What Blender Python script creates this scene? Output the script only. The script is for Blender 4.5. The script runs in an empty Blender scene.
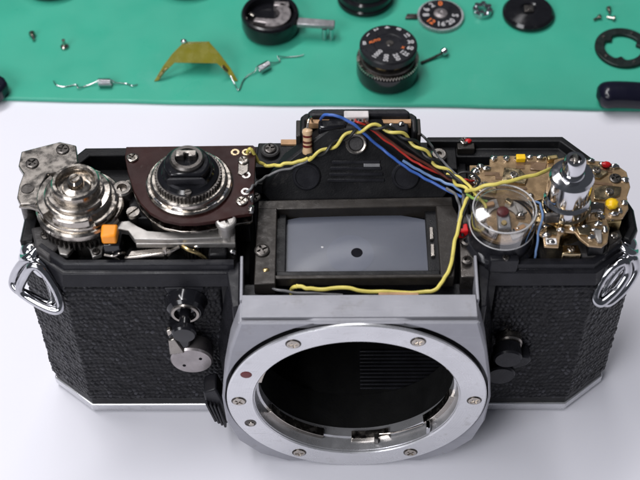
import bpy, bmesh, math, random
import numpy as np
from mathutils import Vector, Matrix, Quaternion

random.seed(7)
rng = np.random.default_rng(11)
S = 0.001                       # everything below is written in millimetres
sc = bpy.context.scene
COL = sc.collection
R = math.radians

# ------------------------------------------------------------------ camera
cam_d = bpy.data.cameras.new('photo_camera')
cam = bpy.data.objects.new('photo_camera', cam_d)
COL.objects.link(cam)
sc.camera = cam
th, ya, ro = R(51.155), R(-0.126), R(-0.267)
Fv = Vector((math.sin(ya) * math.cos(th), math.cos(ya) * math.cos(th), -math.sin(th)))
Rv = Vector((math.cos(ya), -math.sin(ya), 0))
Uv = Rv.cross(Fv)
R2 = Rv * math.cos(ro) + Uv * math.sin(ro)
U2 = Uv * math.cos(ro) - Rv * math.sin(ro)
M = Matrix((R2, U2, -Fv)).transposed().to_4x4()
M.translation = Vector((-1.621, -188.363, 304.593)) * S
cam.matrix_world = M
cam_d.sensor_width = 36.0
cam_d.lens = 36.0 * 1371.7 / 640.0
cam_d.clip_start = 0.01
cam_d.clip_end = 20.0
cam_d.dof.use_dof = True
cam_d.dof.focus_distance = 0.338
cam_d.dof.aperture_fstop = 31.0

# ------------------------------------------------------------------ world, lamps, exposure
w = bpy.data.worlds.new('World')
sc.world = w
w.use_nodes = True
bg = w.node_tree.nodes['Background']
bg.inputs[0].default_value = (0.80, 0.86, 1.0, 1)
bg.inputs[1].default_value = 0.085


def area(name, loc, target, sx, sy, power, col):
    l = bpy.data.lights.new(name, 'AREA')
    l.shape = 'RECTANGLE'
    l.size, l.size_y = sx, sy
    l.energy = power
    l.color = col
    o = bpy.data.objects.new(name, l)
    COL.objects.link(o)
    o.location = loc
    d = Vector(target) - Vector(loc)
    o.rotation_euler = d.to_track_quat('-Z', 'Y').to_euler()
    return o


area('ceiling_tube', (-0.30, 0.40, 0.95), (0, 0.03, 0), 0.95, 0.09, 5.2, (1.0, 0.985, 1.0))
area('ceiling_tube', (-0.30, -0.02, 1.00), (0, 0.03, 0), 0.95, 0.09, 5.2, (1.0, 0.985, 1.0))
area('front_left_light', (-0.52, -0.62, 0.62), (0, 0, 0.02), 0.50, 0.40, 5.6, (0.95, 0.96, 1.0))  # unseen front-left area light, added to brighten the ring and front plate

sc.view_settings.view_transform = 'Standard'
sc.view_settings.look = 'None'
sc.view_settings.exposure = 0.0
sc.view_settings.gamma = 1.0
sc.render.engine = 'CYCLES'
sc.cycles.max_bounces = 10
sc.cycles.transparent_max_bounces = 12
sc.cycles.caustics_reflective = False
sc.cycles.caustics_refractive = False

# ------------------------------------------------------------------ materials
MATS = {}


def mat(name, col, rough=0.45, metal=0.0, var=0.18, vs=0.25, bump=0.0, bs=1.5, rvar=0.12,
        spec=0.5, coat=0.0, trans=0.0, ior=1.45, dirt=None, dirt_amt=0.0, dirt_s=0.35, sss=0.0, scr=0.0):
    m = bpy.data.materials.new(name)
    m.use_nodes = True
    nt = m.node_tree
    N, L = nt.nodes, nt.links
    p = N['Principled BSDF']
    tc = N.new('ShaderNodeTexCoord')
    nz = N.new('ShaderNodeTexNoise')
    nz.inputs['Scale'].default_value = vs * 1000
    nz.inputs['Detail'].default_value = 6
    L.new(tc.outputs['Object'], nz.inputs['Vector'])
    ramp = N.new('ShaderNodeMapRange')
    ramp.inputs['From Min'].default_value = 0.3
    ramp.inputs['From Max'].default_value = 0.7
    ramp.inputs['To Min'].default_value = 1 - var
    ramp.inputs['To Max'].default_value = 1 + var
    L.new(nz.outputs['Fac'], ramp.inputs['Value'])
    mul = N.new('ShaderNodeMix')
    mul.data_type = 'RGBA'
    mul.blend_type = 'MULTIPLY'
    mul.inputs['Factor'].default_value = 1
    mul.inputs['A'].default_value = (*col, 1)
    L.new(ramp.outputs['Result'], mul.inputs['B'])
    out = mul.outputs['Result']
    if dirt:
        n2 = N.new('ShaderNodeTexNoise')
        n2.inputs['Scale'].default_value = dirt_s * 1000
        n2.inputs['Detail'].default_value = 8
        n2.inputs['Roughness'].default_value = 0.7
        L.new(tc.outputs['Object'], n2.inputs['Vector'])
        r2 = N.new('ShaderNodeMapRange')
        r2.inputs['From Min'].default_value = 0.62 - 0.3 * dirt_amt
        r2.inputs['From Max'].default_value = 0.75 - 0.2 * dirt_amt
        r2.inputs['To Max'].default_value = 0.9
        L.new(n2.outputs['Fac'], r2.inputs['Value'])
        mx = N.new('ShaderNodeMix')
        mx.data_type = 'RGBA'
        L.new(r2.outputs['Result'], mx.inputs['Factor'])
        L.new(out, mx.inputs['A'])
        mx.inputs['B'].default_value = (*dirt, 1)
        out = mx.outputs['Result']
    if scr:
        for ang, sx in ((0.5, 0.10), (-0.9, 0.16)):
            mp = N.new('ShaderNodeMapping')
            mp.inputs['Rotation'].default_value = (ang, ang * 0.7, ang)
            mp.inputs['Scale'].default_value = (sx * 1000, 5000, 4000)
            L.new(tc.outputs['Object'], mp.inputs['Vector'])
            ns = N.new('ShaderNodeTexNoise')
            ns.inputs['Scale'].default_value = 1.0
            ns.inputs['Detail'].default_value = 2
            L.new(mp.outputs['Vector'], ns.inputs['Vector'])
            r5 = N.new('ShaderNodeMapRange')
            r5.inputs['From Min'].default_value = 0.66
            r5.inputs['From Max'].default_value = 0.74
            r5.inputs['To Max'].default_value = scr
            L.new(ns.outputs['Fac'], r5.inputs['Value'])
            m5 = N.new('ShaderNodeMix')
            m5.data_type = 'RGBA'
            L.new(r5.outputs['Result'], m5.inputs['Factor'])
            L.new(out, m5.inputs['A'])
            k5 = 1.35 if ang > 0 else 0.55
            m5.inputs['B'].default_value = (col[0] * k5, col[1] * k5, col[2] * k5, 1)
            out = m5.outputs['Result']
    L.new(out, p.inputs['Base Color'])
    rr = N.new('ShaderNodeMapRange')
    rr.inputs['From Min'].default_value = 0.3
    rr.inputs['From Max'].default_value = 0.7
    rr.inputs['To Min'].default_value = max(0.02, rough - rvar)
    rr.inputs['To Max'].default_value = min(1, rough + rvar)
    n3 = N.new('ShaderNodeTexNoise')
    n3.inputs['Scale'].default_value = vs * 2300
    n3.inputs['Detail'].default_value = 5
    L.new(tc.outputs['Object'], n3.inputs['Vector'])
    L.new(n3.outputs['Fac'], rr.inputs['Value'])
    L.new(rr.outputs['Result'], p.inputs['Roughness'])
    p.inputs['Metallic'].default_value = metal
    p.inputs['Specular IOR Level'].default_value = spec
    p.inputs['IOR'].default_value = ior
    p.inputs['Coat Weight'].default_value = coat
    p.inputs['Coat Roughness'].default_value = 0.12
    p.inputs['Transmission Weight'].default_value = trans
    if sss:
        p.inputs['Subsurface Weight'].default_value = sss
        p.inputs['Subsurface Radius'].default_value = (0.001, 0.0006, 0.0003)
    if bump:
        nb = N.new('ShaderNodeTexNoise')
        nb.inputs['Scale'].default_value = bs * 1000
        nb.inputs['Detail'].default_value = 4
        L.new(tc.outputs['Object'], nb.inputs['Vector'])
        b = N.new('ShaderNodeBump')
        b.inputs['Strength'].default_value = bump
        b.inputs['Distance'].default_value = 0.0002
        L.new(nb.outputs['Fac'], b.inputs['Height'])
        L.new(b.outputs['Normal'], p.inputs['Normal'])
    MATS[name] = m
    return m


mat('black_paint', (0.009, 0.009, 0.010), 0.38, 0, 0.3, 0.12, bump=0.2, bs=2.5, spec=0.25, dirt=(0.03, 0.028, 0.027), dirt_amt=0.12)
mat('black_satin', (0.014, 0.014, 0.017), 0.32, 0, 0.25, 0.2, bump=0.12, bs=3, spec=0.24)
mat('black_matte', (0.006, 0.006, 0.006), 0.75, 0, 0.3, 0.2, bump=0.3, bs=2, spec=0.2)
mat('black_gloss', (0.008, 0.008, 0.010), 0.14, 0, 0.2, 0.2, rvar=0.06, dirt=(0.03, 0.03, 0.03), dirt_amt=0.05)
mat('grey_casting', (0.055, 0.052, 0.052), 0.5, 0.2, 0.35, 0.15, bump=0.35, bs=2.2, dirt=(0.02, 0.018, 0.017), dirt_amt=0.3)
mat('leatherette', (0.0045, 0.0045, 0.006), 0.36, 0, 0.35, 0.5, bump=0.2, bs=6, rvar=0.12, spec=0.2)
mat('silver_paint', (0.31, 0.31, 0.34), 0.45, 0.25, 0.08, 0.10, bump=0.3, bs=9, dirt=(0.25, 0.245, 0.25), dirt_amt=0.18, dirt_s=0.16, scr=0.5)
mat('satin_chrome', (0.68, 0.68, 0.70), 0.30, 0.75, 0.06, 0.1, bump=0.08, bs=12, rvar=0.10, dirt=(0.46, 0.455, 0.45), dirt_amt=0.14, dirt_s=0.2, scr=0.45)
mat('chrome', (0.62, 0.62, 0.64), 0.10, 1.0, 0.06, 0.2, rvar=0.07)
mat('steel', (0.46, 0.42, 0.375), 0.22, 1.0, 0.1, 0.3, bump=0.03, bs=3, dirt=(0.33, 0.305, 0.275), dirt_amt=0.2, dirt_s=0.9)
mat('worn_steel', (0.30, 0.275, 0.25), 0.28, 0.95, 0.12, 0.25, bump=0.05, bs=3, dirt=(0.2, 0.18, 0.16), dirt_amt=0.12, dirt_s=0.9, scr=0.4)
mat('gunmetal', (0.10, 0.092, 0.086), 0.34, 0.8, 0.2, 0.25, bump=0.08, bs=2.5, dirt=(0.035, 0.03, 0.026), dirt_amt=0.4)
mat('aluminium', (0.43, 0.41, 0.39), 0.42, 0.8, 0.15, 0.2, bump=0.25, bs=5, dirt=(0.25, 0.24, 0.22), dirt_amt=0.25)
mat('brass', (0.55, 0.42, 0.20), 0.3, 1.0, 0.2, 0.3)
mat('dark_bronze', (0.031, 0.027, 0.024), 0.42, 0.4, 0.2, 0.3, bump=0.12, bs=2.5, dirt=(0.03, 0.025, 0.02), dirt_amt=0.25)
mat('maroon_board', (0.026, 0.007, 0.006), 0.45, 0, 0.25, 0.15, spec=0.25, bump=0.1, bs=3, dirt=(0.05, 0.035, 0.032), dirt_amt=0.05)
mat('bare_board', (0.46, 0.27, 0.14), 0.5, 0, 0.2, 0.4, bump=0.2)
mat('amber_flex', (0.37, 0.25, 0.135), 0.24, 0.5, 0.14, 0.28, coat=0.7, bump=0.06, bs=0.5, dirt=(0.22, 0.14, 0.08), dirt_amt=0.08, dirt_s=0.3)
mat('copper_track', (0.17, 0.105, 0.06), 0.3, 0.3, 0.3, 0.3, coat=0.5)
mat('solder', (0.62, 0.60, 0.58), 0.16, 1.0, 0.25, 0.6, bump=0.4, bs=1.0)
mat('gold_pad', (0.75, 0.58, 0.36), 0.3, 0.8, 0.15, 0.4)
mat('tin_pad', (0.66, 0.63, 0.60), 0.28, 0.8, 0.15, 0.4)
mat('screen_glass', (0.088, 0.096, 0.122), 0.36, 0, 0.06, 0.06, coat=0.12, rvar=0.06, bump=0.10, bs=14, scr=0.25)
mat('wire_yellow', (0.66, 0.56, 0.13), 0.42, 0, 0.12, 0.4, dirt=(0.4, 0.33, 0.10), dirt_amt=0.1)
mat('wire_black', (0.012, 0.012, 0.012), 0.42)
mat('wire_blue', (0.045, 0.12, 0.42), 0.42, 0, 0.15)
mat('wire_pale_blue', (0.15, 0.25, 0.45), 0.42, 0, 0.15)
mat('wire_red', (0.42, 0.03, 0.02), 0.42, 0, 0.15)
mat('wire_brown', (0.10, 0.028, 0.018), 0.42, 0, 0.15)
mat('wire_grey', (0.16, 0.16, 0.165), 0.40, 0, 0.15)
mat('wire_green', (0.25, 0.42, 0.10), 0.42, 0, 0.15)
mat('orange_plastic', (0.90, 0.30, 0.015), 0.4, 0, 0.08, sss=0.1)
mat('yellow_plastic', (0.85, 0.52, 0.01), 0.3, 0, 0.08)
mat('red_plastic', (0.55, 0.012, 0.015), 0.3, 0, 0.1)
mat('red_enamel', (0.11, 0.008, 0.008), 0.3, 0, 0.15)
mat('resistor_body', (0.62, 0.42, 0.25), 0.4, 0, 0.12, coat=0.3)
mat('split_ring_steel', (0.50, 0.50, 0.52), 0.12, 1.0, 0.1, 0.3)
mat('clear_edge', (0.85, 0.84, 0.85), 0.25, 0, 0.05, trans=0.55)
mat('gold_plate', (0.58, 0.46, 0.28), 0.2, 1.0, 0.12, 0.3, bump=0.06, bs=2, dirt=(0.3, 0.22, 0.13), dirt_amt=0.2)
mat('white_ink', (0.55, 0.54, 0.55), 0.5, 0, 0.08)
mat('orange_ink', (0.85, 0.20, 0.05), 0.5, 0, 0.08)
mat('grey_ink', (0.07, 0.07, 0.075), 0.5, 0, 0.08)
mat('dark_spot', (0.006, 0.006, 0.009), 0.7, spec=0.1)
mat('screen_ring', (0.097, 0.106, 0.138), 0.42, 0, 0.05, 0.06, coat=0.1)
mat('grey_plate', (0.30, 0.30, 0.31), 0.36, 0.5, 0.2, 0.3, dirt=(0.12, 0.115, 0.11), dirt_amt=0.2)
mat('pinkish_metal', (0.33, 0.30, 0.30), 0.35, 0.7, 0.2, 0.3)
mat('olive_film', (0.27, 0.245, 0.015), 0.24, 0, 0.15, 0.15, coat=0.4, trans=0.25)
mat('tool_rubber', (0.006, 0.006, 0.016), 0.22, 0, 0.2, 0.1, rvar=0.06)
mat('dark_washer', (0.014, 0.022, 0.02), 0.38, 0.3, 0.3, 0.4)
mat('component_white', (0.60, 0.56, 0.55), 0.4, 0, 0.1, 0.4)


def paper_material():
    m = mat('white_paper', (0.775, 0.77, 0.83), 0.55, 0, 0.012, 0.02, bump=0.05, bs=1.2, rvar=0.05, spec=0.35)
    nt = m.node_tree
    N, L = nt.nodes, nt.links
    p = N['Principled BSDF']
    src = p.inputs['Base Color'].links[0].from_socket
    tc = [n for n in N if n.type == 'TEX_COORD'][0]
    # faint grey scuffs on the work surface
    vz = N.new('ShaderNodeTexNoise')
    vz.inputs['Scale'].default_value = 42
    vz.inputs['Detail'].default_value = 9
    vz.inputs['Roughness'].default_value = 0.72
    mp = N.new('ShaderNodeMapping')
    mp.inputs['Scale'].default_value = (1, 2.4, 1)
    mp.inputs['Rotation'].default_value = (0, 0, 0.4)
    L.new(tc.outputs['Object'], mp.inputs['Vector'])
    L.new(mp.outputs['Vector'], vz.inputs['Vector'])
    mr = N.new('ShaderNodeMapRange')
    mr.inputs['From Min'].default_value = 0.68
    mr.inputs['From Max'].default_value = 0.80
    mr.inputs['To Max'].default_value = 0.30
    L.new(vz.outputs['Fac'], mr.inputs['Value'])
    mx = N.new('ShaderNodeMix')
    mx.data_type = 'RGBA'
    L.new(mr.outputs['Result'], mx.inputs['Factor'])
    L.new(src, mx.inputs['A'])
    mx.inputs['B'].default_value = (0.42, 0.42, 0.46, 1)
    vo = N.new('ShaderNodeTexVoronoi')
    vo.inputs['Scale'].default_value = 70
    vo.inputs['Randomness'].default_value = 1.0
    L.new(tc.outputs['Object'], vo.inputs['Vector'])
    sx = N.new('ShaderNodeSeparateColor')
    L.new(vo.outputs['Color'], sx.inputs['Color'])
    th_ = N.new('ShaderNodeMapRange')      # only some cells carry a speck, of varying size
    th_.inputs['From Min'].default_value = 0.72
    th_.inputs['From Max'].default_value = 1.0
    th_.inputs['To Min'].default_value = 0.0
    th_.inputs['To Max'].default_value = 0.028
    L.new(sx.outputs[0], th_.inputs['Value'])
    lt = N.new('ShaderNodeMath')
    lt.operation = 'LESS_THAN'
    L.new(vo.outputs['Distance'], lt.inputs[0])
    L.new(th_.outputs['Result'], lt.inputs[1])
    ml = N.new('ShaderNodeMath')
    ml.operation = 'MULTIPLY'
    ml.inputs[1].default_value = 0.6
    L.new(lt.outputs[0], ml.inputs[0])
    m7 = N.new('ShaderNodeMix')
    m7.data_type = 'RGBA'
    L.new(ml.outputs[0], m7.inputs['Factor'])
    L.new(mx.outputs['Result'], m7.inputs['A'])
    m7.inputs['B'].default_value = (0.16, 0.15, 0.15, 1)
    L.new(m7.outputs['Result'], p.inputs['Base Color'])


def mat_material():
    m = mat('green_mat', (0.048, 0.39, 0.265), 0.38, 0, 0.07, 0.035, rvar=0.12, spec=0.5, dirt=(0.085, 0.41, 0.30), dirt_amt=0.12, dirt_s=0.03, scr=0.0)
    nt = m.node_tree
    N, L = nt.nodes, nt.links
    p = N['Principled BSDF']
    tc = [n for n in N if n.type == 'TEX_COORD'][0]
    wv = N.new('ShaderNodeTexWave')
    wv.bands_direction = 'X'
    wv.inputs['Scale'].default_value = 520
    wv.inputs['Distortion'].default_value = 0.6
    wv.inputs['Detail'].default_value = 1
    wv2 = N.new('ShaderNodeTexWave')
    wv2.bands_direction = 'Y'
    wv2.inputs['Scale'].default_value = 430
    L.new(tc.outputs['Object'], wv.inputs['Vector'])
    L.new(tc.outputs['Object'], wv2.inputs['Vector'])
    ad = N.new('ShaderNodeMath')
    ad.operation = 'MULTIPLY_ADD'
    ad.inputs[1].default_value = 0.45
    L.new(wv2.outputs['Fac'], ad.inputs[0])
    L.new(wv.outputs['Fac'], ad.inputs[2])
    b = N.new('ShaderNodeBump')
    b.inputs['Strength'].default_value = 0.18
    b.inputs['Distance'].default_value = 0.0002
    L.new(ad.outputs[0], b.inputs['Height'])
    L.new(b.outputs['Normal'], p.inputs['Normal'])




def clear_material():
    m = bpy.data.materials.new('clear_plastic')
    m.use_nodes = True
    nt = m.node_tree
    N, L = nt.nodes, nt.links
    N.remove(N['Principled BSDF'])
    t = N.new('ShaderNodeBsdfTransparent')
    t.inputs[0].default_value = (0.985, 0.98, 0.975, 1)
    g = N.new('ShaderNodeBsdfGlossy')
    g.inputs['Roughness'].default_value = 0.06
    lw = N.new('ShaderNodeLayerWeight')
    lw.inputs['Blend'].default_value = 0.5
    pw = N.new('ShaderNodeMath')
    pw.operation = 'POWER'
    pw.inputs[1].default_value = 2.4
    L.new(lw.outputs['Facing'], pw.inputs[0])
    fr = N.new('ShaderNodeMath')
    fr.operation = 'MULTIPLY_ADD'
    fr.inputs[1].default_value = 0.85
    fr.inputs[2].default_value = 0.09
    L.new(pw.outputs[0], fr.inputs[0])
    mx = N.new('ShaderNodeMixShader')
    L.new(fr.outputs[0], mx.inputs[0])
    L.new(t.outputs[0], mx.inputs[1])
    L.new(g.outputs[0], mx.inputs[2])
    L.new(mx.outputs[0], N['Material Output'].inputs['Surface'])
    MATS['clear_plastic'] = m



def leather_peaks():
    # the pressed grain is a paler grey on its highest pebbles
    nt = MATS['leatherette'].node_tree
    N, L = nt.nodes, nt.links
    p = N['Principled BSDF']
    src = p.inputs['Base Color'].links[0].from_socket
    at = N.new('ShaderNodeAttribute')
    at.attribute_name = 'peak_tone'
    nz = N.new('ShaderNodeTexNoise')
    nz.inputs['Scale'].default_value = 260
    nz.inputs['Detail'].default_value = 5
    tc = [n for n in N if n.type == 'TEX_COORD'][0]
    L.new(tc.outputs['Object'], nz.inputs['Vector'])
    mr = N.new('ShaderNodeMapRange')
    mr.inputs['From Min'].default_value = 0.38
    mr.inputs['From Max'].default_value = 0.66
    L.new(nz.outputs['Fac'], mr.inputs['Value'])
    ml = N.new('ShaderNodeMath')
    ml.operation = 'MULTIPLY'
    L.new(at.outputs['Fac'], ml.inputs[0])
    L.new(mr.outputs['Result'], ml.inputs[1])
    mx = N.new('ShaderNodeMix')
    mx.data_type = 'RGBA'
    L.new(ml.outputs[0], mx.inputs['Factor'])
    L.new(src, mx.inputs['A'])
    mx.inputs['B'].default_value = (0.046, 0.046, 0.054, 1)
    L.new(mx.outputs['Result'], p.inputs['Base Color'])



def turned_ring():
    m = mat('turned_chrome', (0.68, 0.68, 0.70), 0.30, 0.72, 0.06, 0.1, rvar=0.10, dirt=(0.50, 0.495, 0.49), dirt_amt=0.12, dirt_s=0.2, scr=0.45)
    nt = m.node_tree
    N, L = nt.nodes, nt.links
    tc = [n for n in N if n.type == 'TEX_COORD'][0]
    mp = N.new('ShaderNodeMapping')
    mp.inputs['Location'].default_value = (-0.0064, 0, -0.0304)
    L.new(tc.outputs['Object'], mp.inputs['Vector'])
    wv = N.new('ShaderNodeTexWave')
    wv.wave_type = 'RINGS'
    wv.rings_direction = 'Y'
    wv.inputs['Scale'].default_value = 520
    wv.inputs['Distortion'].default_value = 1.2
    wv.inputs['Detail'].default_value = 4
    wv.inputs['Detail Scale'].default_value = 3
    L.new(mp.outputs['Vector'], wv.inputs['Vector'])
    bp = N.new('ShaderNodeBump')
    bp.inputs['Strength'].default_value = 0.10
    bp.inputs['Distance'].default_value = 0.0001
    L.new(wv.outputs['Fac'], bp.inputs['Height'])
    L.new(bp.outputs['Normal'], N['Principled BSDF'].inputs['Normal'])


turned_ring()
leather_peaks()
clear_material()
paper_material()
mat_material()

# ------------------------------------------------------------------ mesh helpers (mm)


def smooth_path(pts, k=6):
    P = [Vector(p) for p in pts]
    out = []
    for i in range(len(P) - 1):
        a = P[i - 1] if i > 0 else P[i] * 2 - P[i + 1]
        b, c = P[i], P[i + 1]
        d = P[i + 2] if i + 2 < len(P) else P[i + 1] * 2 - P[i]
        for j in range(k):
            t = j / k
            out.append(0.5 * ((2 * b) + (c - a) * t + (2 * a - 5 * b + 4 * c - d) * t * t + (3 * b - a - 3 * c + d) * t ** 3))
    out.append(P[-1])
    return out


def axrot(axis):
    return Vector((0, 0, 1)).rotation_difference(Vector(axis).normalized())


class MB:
    def __init__(s):
        s.v, s.f = [], []

    def add(s, vs, fs):
        o = len(s.v)
        s.v += [Vector(v) for v in vs]
        s.f += [tuple(i + o for i in f) for f in fs]
        return s

    def prism(s, poly, z0, z1, axis='z'):
        n = len(poly)
        if axis == 'z':
            g = lambda p, h: (p[0], p[1], h)
        elif axis == 'y':
            g = lambda p, h: (p[0], h, p[1])
        else:
            g = lambda p, h: (h, p[0], p[1])
        vs = [g(p, z0) for p in poly] + [g(p, z1) for p in poly]
        fs = [tuple(range(n))[::-1], tuple(range(n, 2 * n))]
        fs += [(i, (i + 1) % n, n + (i + 1) % n, n + i) for i in range(n)]
        return s.add(vs, fs)

    def box(s, x0, x1, y0, y1, z0, z1):
        return s.prism([(x0, y0), (x1, y0), (x1, y1), (x0, y1)], z0, z1)

    def bar(s, a, b, wd, ht, up=(0, 0, 1)):
        a, b = Vector(a), Vector(b)
        t = (b - a).normalized()
        sd = t.cross(Vector(up)).normalized()
        u = sd.cross(t)
        vs = []
        for p in (a, b):
            for i, j in ((-1, -1), (1, -1), (1, 1), (-1, 1)):
                vs.append(p + sd * wd / 2 * i + u * ht / 2 * j)
        return s.add(vs, [(0, 1, 2, 3), (7, 6, 5, 4), (0, 4, 5, 1), (1, 5, 6, 2), (2, 6, 7, 3), (3, 7, 4, 0)])

    def lathe(s, prof, c=(0, 0, 0), n=48, axis=(0, 0, 1), closed=False, a0=0.0, a1=2 * math.pi):
        q = axrot(axis)
        c = Vector(c)
        full = abs(a1 - a0 - 2 * math.pi) < 1e-6
        cnt = n if full else n + 1
        rows, vs = [], []
        for r, z in prof:
            if r < 1e-6:
                rows.append([len(vs)] * cnt)
                vs.append(c + q @ Vector((0, 0, z)))
            else:
                row = []
                for i in range(cnt):
                    a = a0 + (a1 - a0) * i / n
                    row.append(len(vs))
                    vs.append(c + q @ Vector((r * math.cos(a), r * math.sin(a), z)))
                rows.append(row)
        fs = []
        m = len(rows)
        for k in range(m if closed else m - 1):
            A, B = rows[k], rows[(k + 1) % m]
            for i in range(n):
                j = (i + 1) % cnt
                f = [A[i], A[j], B[j], B[i]]
                g = []
                for x in f:
                    if x not in g:
                        g.append(x)
                if len(g) > 2:
                    fs.append(tuple(g))
        if not full and closed:
            fs.append(tuple(r[0] for r in rows))
            fs.append(tuple(r[-1] for r in rows)[::-1])
        return s.add(vs, fs)

    def cyl(s, c, r, h, n=24, axis=(0, 0, 1), ch=0.0):
        if ch:
            pr = [(0, 0), (r - ch, 0), (r, ch), (r, h - ch), (r - ch, h), (0, h)]
        else:
            pr = [(0, 0), (r, 0), (r, h), (0, h)]
        return s.lathe(pr, c, n, axis)

    def gear(s, c, r0, r1, n, z0, z1, axis=(0, 0, 1)):
        q = axrot(axis)
        poly = []
        for i in range(n):
            a = 2 * math.pi * i / n
            d = 2 * math.pi / n
            for k, rr in ((0, r0), (0.28, r1), (0.55, r1), (0.83, r0)):
                poly.append((rr * math.cos(a + d * k), rr * math.sin(a + d * k)))
        o = len(s.v)
        s.prism(poly, z0, z1)
        for i in range(o, len(s.v)):
            s.v[i] = Vector(c) + q @ s.v[i]
        return s

    def tube(s, pts, r, n=8, closed=False, k=6, smooth=True):
        if closed:
            P = [Vector(p) for p in pts]
            m = len(P)
            out = []
            for i in range(m):
                a, b, c, d = P[i - 1], P[i], P[(i + 1) % m], P[(i + 2) % m]
                for j in range(k):
                    t = j / k
                    out.append(0.5 * ((2 * b) + (c - a) * t + (2 * a - 5 * b + 4 * c - d) * t * t + (3 * b - a - 3 * c + d) * t ** 3))
            P = out
        else:
            P = smooth_path(pts, k) if smooth else [Vector(p) for p in pts]
        m = len(P)
        vs, fs = [], []
        nrm = None
        for i, p in enumerate(P):
            if closed:
                t = (P[(i + 1) % m] - P[i - 1]).normalized()
            else:
                t = (P[min(i + 1, m - 1)] - P[max(i - 1, 0)]).normalized()
            if nrm is None:
                nrm = t.orthogonal().normalized()
            nrm = (nrm - t * nrm.dot(t)).normalized()
            b = t.cross(nrm)
            for j in range(n):
                a = 2 * math.pi * j / n
                vs.append(p + nrm * r * math.cos(a) + b * r * math.sin(a))
        for i in range(m if closed else m - 1):
            for j in range(n):
                A, B = i * n, ((i + 1) % m) * n
                fs.append((A + j, A + (j + 1) % n, B + (j + 1) % n, B + j))
        if not closed:
            fs.append(tuple(range(n))[::-1])
            fs.append(tuple(range((m - 1) * n, m * n)))
        return s.add(vs, fs)

    def blob(s, c, rx, ry, rz, n=12, jit=0.0):
        vs, fs = [], []
        rows = 7
        for i in range(rows + 1):
            ph = math.pi * i / rows
            for j in range(n):
                a = 2 * math.pi * j / n
                k = 1 + random.uniform(-jit, jit)
                vs.append((c[0] + rx * k * math.sin(ph) * math.cos(a), c[1] + ry * k * math.sin(ph) * math.sin(a), c[2] + rz * math.cos(ph)))
        for i in range(rows):
            for j in range(n):
                fs.append((i * n + j, i * n + (j + 1) % n, (i + 1) * n + (j + 1) % n, (i + 1) * n + j))
        return s.add(vs, fs)

    def rot(s, axis, ang, c=(0, 0, 0), start=0):
        q = Quaternion(Vector(axis), ang)
        c = Vector(c)
        for i in range(start, len(s.v)):
            s.v[i] = c + q @ (s.v[i] - c)
        return s

    def mesh(s, name, m, angle=35):
        me = bpy.data.meshes.new(name)
        me.from_pydata([tuple(v * S) for v in s.v], [], s.f)
        bm = bmesh.new()
        bm.from_mesh(me)
        bmesh.ops.remove_doubles(bm, verts=bm.verts, dist=1e-7)
        bmesh.ops.recalc_face_normals(bm, faces=bm.faces)
        bm.to_mesh(me)
        bm.free()
        me.materials.append(MATS[m])
        me.shade_smooth()
        me.set_sharp_from_angle(angle=R(angle))
        return me

    def build(s, name, m, parent=None, bevel=0.0, angle=35, seg=2):
        o = bpy.data.objects.new(name, s.mesh(name, m, angle))
        COL.objects.link(o)
        if parent:
            o.parent = parent
        if bevel:
            b = o.modifiers.new('bevel', 'BEVEL')
            b.width = bevel * S
            b.segments = seg
            b.limit_method = 'ANGLE'
            b.angle_limit = R(40)
            b.harden_normals = False
        return o


def tag(o, label=None, cat=None, group=None, kind=None):
    for k, v in (('label', label), ('category', cat), ('group', group), ('kind', kind)):
        if v:
            o[k] = v
    return o


def thing(name, label, cat, loc=(0, 0, 0), rz=0.0, group=None):
    o = bpy.data.objects.new(name, None)
    COL.objects.link(o)
    o.empty_display_size = 0.005
    o.location = Vector(loc) * S
    o.rotation_euler = (0, 0, rz)
    return tag(o, label, cat, group)


_screws = {}


def screw(parent, c, r=1.3, h=0.7, axis=(0, 0, 1), m='steel', kind='cross', spin=0.3, name='screw'):
    key = (r, h, m, kind)
    if key not in _screws:
        b = MB()
        d = h * 0.75
        b.lathe([(0, -0.6), (r * 0.8, -0.6), (r, 0), (r, h - d), (0, h - d)], n=20)
        if kind == 'cross':
            b.lathe([(r * 0.72, h - d), (r, h - d), (r, h * 0.72), (r * 0.9, h * 0.92), (r * 0.72, h)], n=24, closed=True)
            wd = r * 0.15
            for k in range(4):
                a0 = math.asin(wd / (r * 0.74))
                pl = [(wd, wd)]
                for i in range(6):
                    a = a0 + (math.pi / 2 - 2 * a0) * i / 5
                    pl.append((r * 0.74 * math.cos(a), r * 0.74 * math.sin(a)))
                o = len(b.v)
                b.prism(pl, h - d, h)
                b.rot((0, 0, 1), k * math.pi / 2, start=o)
        else:
            wd = r * 0.16
            for k in range(2):
                a0 = math.asin(wd / r)
                pl = []
                for i in range(13):
                    a = a0 + (math.pi - 2 * a0) * i / 12
                    pl.append((r * math.cos(a), r * math.sin(a)))
                o = len(b.v)
                b.prism(pl, h - d, h)
                b.rot((0, 0, 1), k * math.pi, start=o)
        _screws[key] = b.mesh(name, m, 30)
    o = bpy.data.objects.new(name, _screws[key])
    COL.objects.link(o)
    o.parent = parent
    o.location = Vector(c) * S
    o.rotation_mode = 'QUATERNION'
    o.rotation_quaternion = axrot(axis) @ Quaternion((0, 0, 1), spin)
    return o


def text_mesh(t, size, m, name):
    cu = bpy.data.curves.new('tmp', 'FONT')
    cu.body = t
    cu.size = size * S
    cu.align_x = 'CENTER'
    cu.align_y = 'CENTER'
    cu.extrude = 0.03 * S
    cu.offset = 0.02 * S * size
    cu.resolution_u = 2
    ob = bpy.data.objects.new('tmp', cu)
    COL.objects.link(ob)
    dg = bpy.context.evaluated_depsgraph_get()
    me = bpy.data.meshes.new_from_object(ob.evaluated_get(dg))
    bpy.data.objects.remove(ob)
    bpy.data.curves.remove(cu)
    me.name = name
    me.materials.clear()
    me.materials.append(MATS[m])
    return me


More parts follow.
